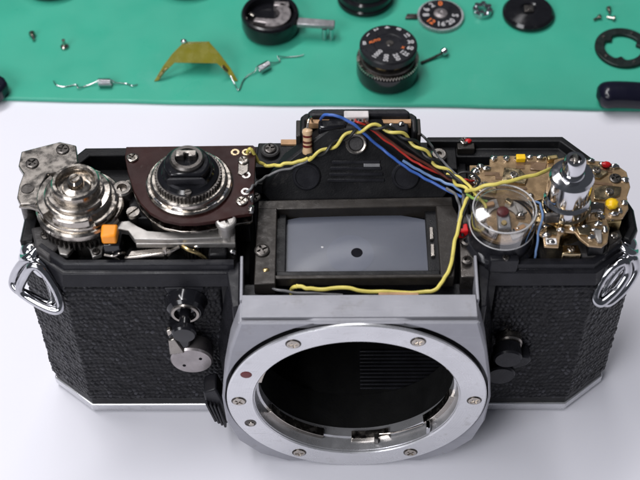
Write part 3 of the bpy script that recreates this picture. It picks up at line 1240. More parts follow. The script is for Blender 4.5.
screw(wo, (WX, WY, 73.8), 1.15, 0.6, m='steel', kind='slot', spin=0.7)
# pawl plates wrapped on the drum
for a0, a1, r0, r1, z0, z1, m in ((140, 218, 7.3, 9.4, 66.6, 68.4, 'worn_steel'), (236, 292, 7.2, 8.7, 66.6, 69.0, 'steel'), (300, 352, 7.3, 9.2, 66.6, 67.6, 'steel'), (60, 120, 7.4, 8.8, 66.6, 68.0, 'worn_steel'), (200, 330, 5.8, 6.9, 69.4, 70.6, 'worn_steel')):
    b = MB()
    b.lathe([(r0, z0), (r1, z0), (r1, z1 - 0.25), (r1 - 0.25, z1), (r0, z1)], (WX, WY, 0), 18, closed=True, a0=R(a0), a1=R(a1))
    b.build('pawl', m, wo, angle=30)
# flange below the gear, with a bite taken out
b = MB()
arc = [(-56.5 + 2.0 * math.cos(R(a)), 5.6 + 2.0 * math.sin(R(a))) for a in range(20, 171, 15)]
b.prism([(-62.6, 9.0), (-61.2, 4.6), (-59.4, 4.2)] + arc[::-1] + [(-53.6, 3.6), (-51.6, 4.6), (-51.4, 9.0)], 58.9, 60.3)
fl = b.build('flange_plate', 'aluminium', CAM, bevel=0.2)
screw(fl, (-52.9, 5.0, 60.3), 0.9, 0.6, m='gunmetal')
b = MB()
b.prism([(-68.8, 12.5), (-63.2, 13.6), (-60.6, 8.6), (-63.6, 3.6), (-66.8, 6.2)], 54.9, 60.2)
lb = b.build('bearing_block', 'grey_casting', CAM, bevel=0.5)
screw(lb, (-65.0, 10.0, 60.2), 1.2, 0.5, m='gunmetal')
b = MB()
b.prism([(-50.8, 3.3), (-47.4, 3.3), (-47.2, 6.9), (-50.9, 6.9)], 65.2, 68.2)
orb = b.build('orange_tab', 'orange_plastic', CAM, bevel=0.5)
b = MB()
b.prism([(-50.6, 3.0), (-46.9, 3.0), (-46.7, 7.2), (-50.7, 7.2)], 62.0, 65.25)
b.build('tab_holder', 'black_gloss', orb, bevel=0.3)
b = MB()
b.tube([(-50.6, 2.7, 62.3), (-48.6, 2.5, 62.1), (-46.9, 2.7, 62.8), (-46.2, 4.2, 61.0), (-46.4, 4.0, 57.8), (-48.6, 4.0, 59.5), (-50.2, 4.2, 60.2)], 0.3)
b.build('hair_spring', 'steel', orb)
# lever bar with its pillar screw
b = MB()
lv = [(-49.2, 11.2), (-45.6, 11.6), (-43.6, 10.0), (-41.2, 8.6), (-37.3, 8.2), (-29.3, 8.8), (-26.0, 9.6), (-21.4, 10.0), (-21.2, 6.6), (-36, 6.0), (-44.0, 6.2), (-45.6, 8.6), (-48.2, 9.2)]
b.prism(lv, 61.9, 63.6)
lever = b.build('release_bar', 'aluminium', CAM, bevel=0.2)
b = MB()
b.box(-43.8, -21.2, 5.9, 6.7, 60.6, 62.2)
b.build('turned_edge', 'aluminium', lever, bevel=0.2)
b = MB()
b.lathe([(0, 54.8), (1.9, 54.8), (1.9, 66.8), (0, 66.8)], (-23.2, 8.2, 0), 28)
b.build('pillar', 'aluminium', lever)
screw(lever, (-23.2, 8.2, 66.8), 2.35, 1.3, m='aluminium', kind='cross', spin=0.4, name='pillar_screw')
screw(lever, (-44.6, 12.6, 64.6), 1.5, 1.0, m='worn_steel', kind='slot', spin=0.8)
b = MB()
b.cyl((-44.6, 12.6, 55), 1.1, 9.8)
b.build('pillar', 'gunmetal', lever)
# little linkages in the slot below the bar
lk = MB()
lk.prism([(-45.8, 3.4), (-36.2, 3.8), (-35.0, 5.4), (-37.6, 6.2), (-45.0, 5.2)], 59.8, 60.5)
lko = lk.build('link_plate', 'worn_steel', CAM, bevel=0.15)
b = MB()
b.tube([(-46.2, 3.4, 60.2), (-41, 3.6, 60.9), (-36.4, 4.3, 61.2), (-34.0, 5.6, 61.4)], 0.4)
b.build('spring_wire', 'steel', lko)
b = MB()
b.tube([(-37.2, 4.4, 62.4), (-37.0, 3.9, 60.0), (-36.9, 3.7, 57.0)], 0.45)
b.build('pin', 'steel', lko)
b = MB()
b.tube([(-33.6, 6.4, 61.0), (-32.0, 5.0, 61.2), (-30.0, 4.6, 60.4), (-28.6, 4.2, 59.6), (-27.8, 4.0, 58.4)], 0.5)
b.build('contact_strip', 'brass', lko)
for x, y, z, r_, m in ((-41.6, 9.0, 58.2, 2.2, 'gunmetal'), (-31.4, 9.2, 57.4, 2.6, 'dark_bronze'), (-48.8, 9.0, 58.0, 1.6, 'gunmetal')):
    b = MB()
    b.gear((x, y, 0), r_ - 0.35, r_, 18, 55, z + 1)
    b.build('pinion', m, lko)
b = MB()
b.prism([(-27.4, 3.8), (-23.2, 3.8), (-23.2, 7.4), (-27.4, 7.4)], 54.9, 60.7)
b.build('solenoid', 'black_paint', CAM, bevel=0.5)
b = MB()
b.blob((-21.9, 4.6, 60.4), 0.9, 0.6, 1.1, jit=0.15)
b.build('solder_joint', 'solder', lko)
b = MB()
b.blob((-30.0, 6.2, 61.0), 1.1, 0.7, 0.5, jit=0.2)
b.build('solder_joint', 'solder', lko)

# ---------------------------------------------------------------- shutter dial on its maroon board
pb = [(-47.4, 30.2), (-17.7, 30.6), (-17.0, 29.8), (-17.1, 10.2), (-17.6, 9.7), (-20.5, 9.2), (-25.5, 7.6), (-29.5, 6.9), (-33.3, 6.9), (-37.2, 8.0), (-40.3, 10.1), (-42.6, 12.9), (-44.4, 16.4), (-46.4, 22.5), (-47.4, 27)]
b = MB()
b.prism(pb, 67.2, 68.2)
pcb = b.build('dial_board', 'maroon_board', CAM, bevel=0.12)
b = MB()
b.prism([(-31.7 + (x + 31.7) * 0.985, 18.5 + (y - 18.5) * 0.99 - 0.5) for x, y in pb], 65.0, 65.7)
b.build('backing_plate', 'steel', pcb, bevel=0.1)
b = MB()
b.lathe([(0, 55), (11.0, 55), (11.0, 63.6), (11.6, 64.2), (11.6, 65.1), (0, 65.1)], (-32, 18.8, 0), 64)
b.build('dial_pedestal', 'dark_bronze', pcb, angle=30)
b = MB()
b.box(-46, -18, 12, 30, 55, 64.0)
b.build('board_support', 'black_paint', pcb, bevel=0.4)
for c, m in (((-21.8, 28.3), 'gold_pad'), ((-19.2, 28.3), 'gold_pad'), ((-19.0, 21.2), 'tin_pad'), ((-19.0, 16.2), 'tin_pad')):
    b = MB()
    b.lathe([(0.5, 0), (1.05, 0), (1.0, 0.16), (0.55, 0.16)], (c[0], c[1], 68.2), 22, closed=True)
    b.build('solder_pad', m, pcb)
b = MB()
b.prism([(-20.9, 21.4), (-19.8, 21.0), (-18.6, 22.0), (-18.6, 25.4), (-19.6, 26.4), (-20.9, 26.0)], 68.15, 68.6)
b.build('jumper_plate', 'worn_steel', pcb, bevel=0.12)
for c, r_, m in (((-19.8, 25.3, 68.5), 1.25, 'steel'), ((-19.7, 13.2, 68.2), 1.35, 'steel'), ((-45.6, 26.5, 68.2), 1.35, 'steel')):
    screw(pcb, c, r_, 0.6, m=m, spin=random.uniform(0, 1.5))
for c in ((-17.6, 14.2), (-17.5, 10.8)):
    b = MB()
    b.blob((c[0], c[1], 68.4), 0.7, 1.1, 0.6, jit=0.25)
    b.build('solder_joint', 'solder', pcb)
DX, DY = -31.9, 18.6
b = MB()
b.lathe([(0, 68.1), (9.9, 68.1), (9.9, 68.9), (9.5, 69.3), (8.9, 69.3), (8.7, 70.3), (8.3, 70.6), (0, 70.6)], (DX, DY, 0), 72)
dial = b.build('speed_dial_ring', 'steel', CAM, angle=25)
for a in (215, 248, 300, 330):
    b = MB()
    b.lathe([(8.95, 69.2), (9.45, 69.2), (9.45, 69.5), (8.95, 69.5)], (DX, DY, 0), 10, closed=True, a0=R(a), a1=R(a + 16))
    b.build('detent', 'chrome', dial)
b = MB()
b.gear((DX, DY, 0), 7.25, 7.65, 56, 70.5, 71.9)
b.build('knurled_rim', 'gunmetal', dial)
b = MB()
b.lathe([(0, 71.8), (7.1, 71.8), (6.9, 72.3), (6.0, 72.8), (5.7, 73.5), (0, 73.5)], (DX, DY, 0), 56)
b.build('dial_step', 'black_gloss', dial, angle=25)
b = MB()
b.prism([(DX + 5.2 * math.cos(R(a)), DY + 5.2 * math.sin(R(a))) for a in list(range(-50, 231, 14))] , 73.4, 75.8)
b.build('dial_block', 'black_gloss', dial, bevel=0.5)
b = MB()
b.prism([(DX - 4.4, DY - 4.9), (DX + 4.4, DY - 4.9), (DX + 3.6, DY - 4.2), (DX - 3.6, DY - 4.2)], 73.4, 75.3)
b.build('dial_flat', 'black_satin', dial, bevel=0.2)
b = MB()
b.lathe([(2.6, 75.7), (3.9, 75.7), (3.9, 76.3), (3.5, 76.7), (2.7, 76.7)], (DX, DY + 0.6, 0), 40, closed=True)
b.build('collar', 'gunmetal', dial, angle=25)
b = MB()
b.prism([(DX - 2.5, DY + 0.3), (DX - 0.6, DY + 0.3), (DX - 0.6, DY + 1.2), (DX + 0.4, DY + 1.2), (DX + 0.4, DY + 0.3), (DX + 2.2, DY + 0.3), (DX + 2.2, DY + 2.1), (DX - 2.5, DY + 2.1)], 75.7, 77.5)
b.build('slotted_key', 'worn_steel', dial, bevel=0.2)
screw(dial, (DX + 0.4, DY - 6.6, 72.6), 0.8, 0.5, m='gunmetal', kind='slot')
# scrap between advance and board
b = MB()
b.lathe([(0, 58), (2.4, 58), (2.4, 66.2), (2.0, 66.6), (1.2, 66.6), (1.0, 65.4), (0, 65.4)], (-47.6, 19.0, 0), 28)
b.build('roller', 'worn_steel', CAM, angle=30)
b = MB()
b.lathe([(0, 55), (1.7, 55), (1.7, 62), (0, 62)], (-46.8, 23.6, 0), 24)
b.build('roller', 'steel', CAM)

# ---------------------------------------------------------------- right: meter resistor and rewind shaft
RX, RY = 39.2, 9.0
b = MB()
b.lathe([(0, 55), (8.2, 55), (8.2, 59.6), (7.6, 60.4), (7.2, 60.4), (7.2, 65.2), (6.8, 65.6), (0, 65.6)], (RX, RY, 0), 56)
rp = b.build('resistor_housing', 'black_satin', CAM, angle=30)
b = MB()
b.prism([(RX - 3.2, RY - 8.4), (RX + 3.4, RY - 8.4), (RX + 3.4, RY - 6.6), (RX - 3.2, RY - 6.6)], 57.5, 62.5)
b.build('stop_lug', 'black_satin', rp, bevel=0.4)
screw(rp, (RX + 0.4, RY - 7.7, 62.4), 0.8, 0.5, m='gunmetal')
b = MB()
b.lathe([(0, 65.6), (6.5, 65.6), (6.5, 66.4), (0, 66.4)], (RX, RY, 0), 48)
b.build('resistor_disc', 'amber_flex', rp)
for a0, a1, r0, r1, m in ((20, 80, 3.2, 6.0, 'aluminium'), (100, 165, 3.4, 6.0, 'aluminium'), (195, 250, 4.0, 6.1, 'pinkish_metal'), (285, 345, 3.6, 6.1, 'aluminium')):
    b = MB()
    b.lathe([(r0, 66.1), (r1, 66.1), (r1, 66.9), (r0, 66.9)], (RX, RY, 0), 14, closed=True, a0=R(a0), a1=R(a1))
    b.build('wiper', m, rp)
b = MB()
b.prism([(RX - 1.5, RY - 3.6), (RX + 1.5, RY - 3.6), (RX + 1.4, RY + 1.6), (RX - 1.4, RY + 1.6)], 66.1, 68.0)
b.build('wiper_arm', 'grey_plate', rp, bevel=0.3)
b = MB()
b.lathe([(0, 68.0), (1.4, 68.0), (1.3, 68.7), (0, 68.9)], (RX - 0.1, RY + 0.9, 0), 20)
b.build('red_rivet', 'red_enamel', rp)
b = MB()
b.lathe([(0, 68.0), (0.7, 68.0), (0.6, 68.4), (0, 68.4)], (RX - 0.1, RY - 2.2, 0), 16)
b.build('rivet', 'brass', rp)
for c in ((RX + 4, RY + 1.0), (RX - 4.2, RY + 2.4), (RX + 3.0, RY - 3.4), (RX - 3.6, RY - 3.2)):
    b = MB()
    b.blob((c[0], c[1], 67.1), 1.0, 0.8, 0.7, jit=0.25)
    b.build('solder_joint', 'solder', rp)
for a, r_, l_, m in ((35, 4.6, 2.4, 'aluminium'), (70, 5.0, 1.8, 'gold_plate'), (128, 4.8, 2.6, 'bare_board'), (178, 4.6, 2.2, 'aluminium'), (232, 4.9, 2.4, 'component_white'), (318, 4.7, 2.6, 'bare_board')):
    b = MB()
    c_ = Vector((RX + r_ * math.cos(R(a)), RY + r_ * math.sin(R(a)), 67.3))
    d_ = Vector((math.cos(R(a + 70)), math.sin(R(a + 70)), 0)) * l_ / 2
    b.bar(c_ - d_, c_ + d_, 1.1, 0.9)
    b.build('contact_spring', m, rp, bevel=0.15)
b = MB()
b.lathe([(7.3, 64.6), (7.3, 70.0), (7.0, 70.5), (6.4, 70.6), (0, 70.6), (0, 69.9), (6.3, 69.9), (6.7, 69.6), (6.7, 64.6)], (RX, RY, 0), 64, closed=False)
b.lathe([(6.7, 64.6), (7.3, 64.6)], (RX, RY, 0), 64)
b.build('clear_cap', 'clear_plastic', rp, angle=30)
for z_, r_, t_ in ((70.45, 7.05, 0.2), (64.8, 7.25, 0.2), (69.6, 6.55, 0.12)):
    b = MB()
    b.lathe([(r_ + t_ * math.cos(R(a)), z_ + t_ * math.sin(R(a))) for a in range(0, 360, 45)], (RX, RY, 0), 64, closed=True)
    b.build('cap_edge', 'clear_edge', rp, angle=80)

# amber circuit board behind, with a stepped outline
b = MB()
ra = [(33.2, 27.9), (37.9, 27.9), (38.1, 30.2), (40.6, 30.9), (49, 30.8), (54.7, 29.6), (56.6, 25), (54.6, 21), (50.6, 17.8), (46.8, 16.6), (40, 17.4), (35.0, 18.4), (32.9, 21.4)]
b.prism(ra, 63.2, 64.0)
fa = b.build('amber_board', 'amber_flex', CAM, bevel=0.15)
b = MB()
rb = [(53.0, 28.2), (56.0, 29.0), (60, 28.2), (63.5, 27.6), (67.2, 26.6), (69.4, 24.2), (69.6, 19.6), (68.4, 16.6), (68.2, 13.0), (66.6, 10.4), (61.2, 9.6), (57.2, 9.0), (52.6, 10.8), (50.6, 16.0)]
b.prism(rb, 64.8, 65.6)
fb = b.build('amber_board', 'amber_flex', CAM, bevel=0.15)
b = MB()
rc = [(48.4, 9.4), (46.6, 8.2), (46.4, 5.6), (47.8, 4.6), (47.8, 1.8), (51.0, 1.6), (51.7, 4.6), (53.1, 6.0), (55.0, 5.8), (56.0, 3.8), (57.6, 2.0), (60.6, 1.6), (62.0, 2.8), (63.0, 7.0), (62.6, 9.6), (58.2, 8.2), (53.6, 6.9), (50.4, 8.4)]
b.prism(rc, 65.4, 66.1)
fc = b.build('amber_board', 'amber_flex', CAM, bevel=0.15)
for poly in ([(36.5, 25.5), (40, 25.5), (40, 24.2), (43, 24.2), (43, 23.4), (38.9, 23.4), (38.9, 24.6), (36.5, 24.6)],
             [(44, 28.8), (49, 28.8), (49, 28.1), (46, 28.1), (46, 26.6), (44, 26.6)],
             [(38.4, 21.4), (46, 20.8), (46, 20.1), (38.4, 20.7)]):
    b = MB()
    b.prism(poly, 63.9, 64.15)
    b.build('copper_track', 'copper_track', fa)
for poly in ([(60, 25.6), (66, 24.6), (66, 23.8), (60, 24.8)], [(59.8, 21.5), (65.5, 20.5), (65.5, 17), (64.7, 17), (64.7, 19.8), (59.8, 20.7)]):
    b = MB()
    b.prism(poly, 65.5, 65.75)
    b.build('copper_track', 'copper_track', fb)
for c in ((45.1, 29.6), (50.1, 29.9), (54.6, 28.6), (34.4, 25.7), (37.0, 26.6), (34.0, 22.4), (42.0, 29.6), (35.6, 27.0)):
    b = MB()
    b.blob((c[0], c[1], 64.3), random.uniform(0.7, 1.2), random.uniform(0.6, 1.0), random.uniform(0.5, 0.9), jit=0.2)
    b.build('solder_joint', 'solder', fa)
for c in ((58.0, 28.2), (61.5, 27.4), (63.8, 26.2), (66.6, 25.6), (60.9, 14.0), (58.6, 11.4), (61.4, 10.6), (64.6, 11.2)):
    b = MB()
    b.blob((c[0], c[1], 65.9), random.uniform(0.8, 1.3), random.uniform(0.6, 1.1), random.uniform(0.6, 1.0), jit=0.2)
    b.build('solder_joint', 'solder', fb)
for c in ((48.8, 7.4), (49.4, 2.8), (52.0, 6.2), (54.6, 6.6), (57.4, 7.0), (60.6, 8.0), (58.6, 4.0), (59.6, 6.0), (48.6, 4.8)):
    b = MB()
    b.blob((c[0], c[1], 66.3), random.uniform(0.7, 1.2), random.uniform(0.5, 0.9), random.uniform(0.5, 0.8), jit=0.2)
    b.build('solder_joint', 'solder', fc)
for poly, z0, z1, m, par in (
        ([(40.2, 22.2), (45.6, 21.4), (46.4, 23.6), (44.8, 26.2), (41.2, 26.6)], 63.9, 64.7, 'gold_plate', fa),
        ([(34.0, 19.6), (38.6, 18.6), (39.0, 20.8), (36.4, 22.6), (34.2, 22.0)], 63.9, 64.6, 'gold_plate', fa),
        ([(47.2, 26.2), (50.8, 25.6), (51.4, 28.0), (47.8, 28.6)], 63.9, 64.5, 'copper_track', fa),
        ([(59.4, 22.4), (62.8, 21.8), (65.0, 23.6), (64.2, 25.6), (60.2, 26.2)], 65.5, 66.2, 'gold_plate', fb),
        ([(60.6, 15.6), (63.2, 15.2), (66.6, 16.6), (67.4, 19.2), (63.6, 19.8), (61.0, 18.8)], 65.5, 66.1, 'gold_plate', fb),
        ([(59.2, 12.0), (62.4, 11.6), (62.8, 14.0), (59.6, 14.6)], 65.5, 66.4, 'dark_bronze', fb),
        ([(55.8, 4.6), (58.2, 4.4), (58.8, 7.6), (55.4, 6.6)], 66.0, 66.8, 'gold_plate', fc),
        ([(48.2, 5.0), (50.8, 4.6), (51.2, 7.2), (49.0, 7.8)], 66.0, 66.6, 'gold_plate', fc)):
    b = MB()
    b.prism(poly, z0, z1)
    b.build('contact_plate', m, par, bevel=0.15)
for c, par in (((43.2, 24.0, 64.7), fa), ((36.0, 20.8, 64.6), fa), ((62.2, 24.0, 66.2), fb), ((64.4, 17.6, 66.1), fb)):
    screw(par, c, 1.0, 0.5, m='steel', spin=random.uniform(0, 1.5))
for c, z_, par in (((39.0, 29.8), 64.2, fa), ((47.6, 30.2), 64.2, fa), ((52.8, 29.6), 64.2, fa), ((33.8, 24.0), 64.2, fa), ((46.6, 18.0), 64.2, fa), ((59.6, 28.0), 65.8, fb), ((68.6, 21.6), 65.8, fb), ((67.4, 14.6), 65.8, fb), ((66.0, 12.2), 65.8, fb), ((61.8, 6.4), 66.3, fc), ((47.4, 6.8), 66.3, fc)):
    b = MB()
    b.blob((c[0], c[1], z_), random.uniform(0.6, 1.0), random.uniform(0.5, 0.9), random.uniform(0.4, 0.9), jit=0.25)
    b.build('solder_joint', 'solder', par)
b = MB()
b.box(44.2, 46.4, 28.6, 30.2, 64.0, 65.4)
b.build('chip_capacitor', 'yellow_plastic', fa, bevel=0.2)
b = MB()
b.prism([(51.6, 28.2), (54.0, 28.6), (53.8, 29.8), (51.4, 29.4)], 64.0, 65.6)
b.build('chip_capacitor', 'brass', fa, bevel=0.2)
b = MB()
b.blob((64.4, 13.6, 66.6), 1.6, 1.4, 1.2, n=16, jit=0.12)
b.build('yellow_bead', 'yellow_plastic', fb)
b = MB()
b.blob((64.6, 25.6, 66.6), 1.2, 0.8, 0.7, jit=0.15)
b.build('sealing_dab', 'red_plastic', fb)
b = MB()
b.tube([(59.0, 10.6, 65.0), (59.2, 10.9, 67.0), (61.6, 11.1, 67.0), (61.8, 10.8, 65.2)], 0.35, k=4)
b.build('lead', 'solder', fb)
screw(fb, (66.4, 22.0, 65.6), 1.4, 0.5, m='gunmetal')
b = MB()
b.prism([(59.2, 5.8), (61.0, 5.8), (60.6, 2.4), (59.6, 2.4)], 66.0, 67.0)
b.build('contact_tongue', 'aluminium', fc, bevel=0.2)
b = MB()
b.prism([(48.2, 2.1), (50.7, 2.0), (50.7, 3.8), (48.2, 3.9)], 66.05, 66.45)
b.build('contact_pad', 'tin_pad', fc, bevel=0.1)
for x, y, z in ((41, 22, 63.1), (36, 24, 63.1), (52, 26, 63.1)):
    b = MB()
    b.cyl((x, y, 54.8), 2.2, z - 54.7)
    b.build('pillar', 'gunmetal', fa)
for x, y, z in ((66, 18, 64.7), (62, 25, 64.7), (66.5, 22, 64.7)):
    b = MB()
    b.cyl((x, y, 54.8), 2.2, z - 54.7)
    b.build('pillar', 'gunmetal', fb)
b = MB()
b.prism([(58.4, 3.6), (62.0, 3.8), (62.0, 8.4), (58.4, 7.6)], 54.8, 65.5)
b.build('board_rest', 'black_paint', fc, bevel=0.3)
b = MB()
b.prism([(53.4, 3.4), (62.6, 3.4), (65.5, 6.4), (65.5, 12), (53.8, 12)], 54.9, 60.4)
b.build('casting_block', 'grey_casting', CAM, bevel=0.8)
b = MB()
b.prism([(48, 3.2), (53.6, 3.2), (53.6, 10), (48, 10)], 54.9, 58.0)
b.build('casting_step', 'black_paint', CAM, bevel=0.4)

# brass odds and ends filling the gaps round the shaft
for poly, z0, z1, m in (([(46.4, 11.4), (49.0, 10.6), (49.6, 15.4), (47.4, 16.8)], 55, 63.4, 'gold_plate'),
                        ([(62.2, 9.4), (66.4, 10.0), (66.0, 12.2), (62.0, 11.6)], 55, 64.9, 'brass'),
                        ([(63.2, 4.6), (66.6, 7.4), (66.2, 9.6), (63.4, 8.6)], 55, 62.4, 'dark_bronze'),
                        ([(52.4, 2.8), (56.8, 2.8), (56.4, 5.4), (52.8, 5.4)], 57.5, 62.0, 'gold_plate')):
    b = MB()
    b.prism(poly, z0, z1)
    o_b = b.build('brass_block', m, CAM, bevel=0.25)
    cx_ = sum(p[0] for p in poly) / len(poly)
    cy_ = sum(p[1] for p in poly) / len(poly)
    screw(o_b, (cx_, cy_, z1), 0.9, 0.45, m='steel', spin=random.uniform(0, 1.5))

# rewind shaft
SX, SY = 53.6, 12.4
b = MB()
b.lathe([(0, 55), (5.6, 55), (5.6, 67.4), (0, 67.4)], (SX, SY, 0), 48)
sh = b.build('shaft_bearing', 'gold_plate', CAM)
b = MB()
b.lathe([(0, 67.4), (5.2, 67.4), (5.3, 68.0), (5.3, 70.2), (4.9, 70.8), (4.7, 71.2), (4.9, 71.4), (5.0, 72.0), (5.0, 77.4), (4.6, 78.2), (3.4, 78.5), (0, 78.5)], (SX, SY, 0), 64)
b.build('shaft_drum', 'chrome', sh, angle=25)
b = MB()
b.lathe([(0, 78.4), (2.9, 78.4), (2.7, 79.0), (2.5, 79.3), (2.45, 82.4), (2.1, 83.2), (1.3, 83.2), (1.2, 82.2), (0, 82.2)], (SX, SY, 0), 48)
b.build('rewind_shaft', 'chrome', sh, angle=25)
b = MB()
b.box(SX - 5.6, SX - 2.2, SY - 5.4, SY - 4.2, 67.6, 70.2)
b.build('fork_stop', 'gunmetal', sh, bevel=0.3)
b = MB()
b.box(SX - 0.5, SX + 0.5, SY - 1.2, SY + 1.2, 82.2, 83.6)
b.build('fork_key', 'steel', sh, bevel=0.15)

# ---------------------------------------------------------------- wiring (each wire a part)
def wire(name, pts, r, m, n=8, k=7):
    b = MB()
    P = [Vector(p) for p in pts]
    if k > 2:
        P = smooth_path(P, 3)
        for i in range(2, len(P) - 2):
            P[i] = P[i] + Vector((random.uniform(-.16, .16), random.uniform(-.16, .16), random.uniform(-.12, .12)))
    b.tube(P, r * 0.76, n, k=4 if k > 2 else 2)
    return b.build(name, m, CAM)


wire('yellow_wire', [(-19.0, 28.2, 68.3), (-18.4, 28.0, 69.6), (-17.8, 27.9, 69.4), (-16.8, 27.8, 66.4), (-15.2, 27.4, 64.8), (-13.4, 26.8, 65.2), (-11.3, 25.9, 66.5), (-8.5, 26.1, 66.9), (-6.2, 26.4, 67.6), (-3.9, 26.6, 68.6)], 0.55, 'wire_yellow')
tw = smooth_path([(-4.8, 26.2, 68.5), (-0.8, 26.9, 70.2), (2.6, 28.2, 72.2), (6.1, 29.2, 74.2), (10.0, 29.4, 75.6), (14.1, 29.1, 74.9), (17.6, 28.5, 73.2), (21.2, 27.3, 70.7), (24.0, 25.6, 68.4), (27.2, 23.9, 66.6), (29.8, 20.3, 66.2), (31.4, 17.2, 67.0)], 9)
for ph, m, nm in ((0.0, 'wire_yellow', 'yellow_wire'), (math.pi, 'wire_black', 'black_wire')):
    pts = []
    acc = 0.0
    for i, p in enumerate(tw):
        t = (tw[min(i + 1, len(tw) - 1)] - tw[max(i - 1, 0)]).normalized()
        if i:
            acc += (p - tw[i - 1]).length
        u = t.cross(Vector((0, -0.7, 0.7))).normalized()
        v = u.cross(t)
        a = acc * 2 * math.pi / 7.0 + ph
        pts.append(p + u * 0.55 * math.cos(a) + v * 0.55 * math.sin(a))
    wire(nm, pts, 0.52, m, k=2)
wire('yellow_wire', [(31.4, 17.2, 67.0), (33.2, 15.6, 69.6), (36.3, 15.2, 71.4), (40.8, 16.2, 71.6), (46.9, 18.9, 70.6), (51.0, 22.9, 68.0), (53.0, 25.4, 64.4)], 0.6, 'wire_yellow')
wire('blue_wire', [(-1.8, 33.4, 74.0), (-1.2, 32.0, 76.5), (0.3, 31.5, 77.6), (3.3, 30.5, 77.2), (6.8, 29.5, 75.2), (10.0, 28.4, 72.0), (13.8, 26.6, 69.5), (17.7, 24.8, 67.0), (22.4, 23.0, 64.9), (27.0, 20.6, 63.9), (30.8, 18.0, 64.0)], 0.46, 'wire_blue')
wire('pale_blue_wire', [(17.2, 25.6, 68.2), (21.0, 24.3, 66.3), (24.4, 22.8, 65.2), (28.6, 20.2, 65.4), (31.6, 17.6, 65.4)], 0.45, 'wire_pale_blue')
wire('red_wire', [(6.3, 33.2, 74.0), (6.4, 30.3, 76.2), (9.6, 30.0, 74.6), (14.7, 27.7, 71.0), (19.3, 25.7, 68.3), (23.1, 24.2, 66.8), (27.1, 23.6, 65.2), (31.8, 21.6, 65.8), (34.0, 22.4, 64.6)], 0.36, 'wire_red')
wire('brown_wire', [(8.4, 33.2, 74.0), (8.6, 30.6, 75.9), (13.0, 28.9, 72.5), (17.7, 26.9, 69.8), (22.4, 25.3, 67.5), (28.2, 22.6, 65.0), (33.6, 21.6, 64.4)], 0.45, 'wire_brown')
wire('black_wire', [(11.0, 33.2, 73.0), (11.6, 30.2, 75.3), (15.3, 28.6, 73.2), (21.1, 26.2, 69.5), (25.9, 24.8, 67.0), (30.6, 19.9, 67.2), (33.0, 18.8, 64.8)], 0.5, 'wire_black')
wire('grey_wire', [(-18.8, 15.8, 68.3), (-17.5, 16.8, 69.0), (-16.7, 19.9, 67.0), (-14.7, 24.2, 64.2), (-12.3, 25.0, 65.1), (-9.0, 25.5, 65.8), (-6.2, 26.0, 67.0), (-4.3, 26.0, 68.2)], 0.4, 'wire_grey')
wire('grey_wire', [(20.6, 33.0, 70.0), (22.4, 32.0, 69.4), (24.4, 31.6, 66.4), (26.4, 30.2, 64.0), (28.9, 25.7, 64.4), (31.7, 20.9, 66.0)], 0.4, 'wire_grey')
wire('grey_cable', [(32.0, 18.8, 67.0), (30.9, 17.2, 65.0), (31.3, 15.2, 62.8), (32.4, 12.2, 61.2), (33.6, 7.6, 60.4), (34.6, 3.0, 60.6), (35.6, 2.2, 58.6)], 0.55, 'wire_grey')
wire('grey_cable', [(27.1, 19.9, 65.0), (29.4, 18.3, 64.2), (30.4, 16.4, 61.6), (29.9, 13.8, 60.0)], 0.45, 'wire_grey')
wire('pale_blue_wire', [(46.6, 15.0, 66.0), (47.6, 12.0, 68.6), (47.7, 8.4, 68.4), (46.9, 5.2, 66.0), (46.6, 3.8, 62.0), (46.8, 3.4, 58.0)], 0.36, 'wire_pale_blue')
wire('black_wire', [(28.6, 22.4, 64.8), (31.6, 23.8, 66.4), (34.6, 20.6, 67.2), (33.2, 17.0, 67.6), (30.6, 13.0, 63.0), (30.6, 9.2, 60.4)], 0.42, 'wire_black')
wire('yellow_wire', [(27.4, 23.0, 66.4), (30.6, 20.6, 67.6), (32.8, 16.4, 68.2), (35.0, 12.8, 68.0), (35.6, 11.2, 67.0)], 0.45, 'wire_yellow')
wire('green_wire', [(31.6, 16.8, 66.4), (33.6, 14.6, 67.2), (36.0, 13.6, 67.6)], 0.45, 'wire_green')
wire('yellow_wire', [(33.4, 16.4, 66.6), (31.8, 16.6, 65.6), (30.6, 14.2, 63.4), (29.5, 10.4, 62.2), (28.2, 5.0, 61.6), (27.0, -0.6, 61.4), (25.3, -3.4, 60.2), (22.9, -4.9, 58.6), (18.5, -5.0, 58.0), (9.3, -4.7, 58.2), (2.5, -4.0, 58.6), (-2.5, -4.4, 58.6), (-6.2, -4.0, 58.8), (-7.4, -3.6, 58.6), (-8.3, -3.3, 57.6), (-8.6, -3.2, 56.0), (-8.6, -3.2, 53.6)], 0.6, 'wire_yellow')
wire('grey_wire', [(-13.6, -3.4, 58.6), (-11.2, -4.6, 58.6), (-6.0, -5.2, 58.2), (-1.0, -5.1, 57.8), (3.0, -5.0, 57.2)], 0.42, 'wire_grey')
b = MB()
b.bar((11.0, -5.4, 57.9), (20.0, -5.6, 57.9), 1.0, 1.0)
b.build('heat_shrink', 'bare_board', CAM, bevel=0.2)

# ---------------------------------------------------------------- front controls
def knob_lathe(prof, c, name, m, par, n=40, tilt=0.0, angle=28):
    b = MB()
    b.lathe(prof, c, n, (0, -1, tilt))
    return b.build(name, m, par, angle=angle)


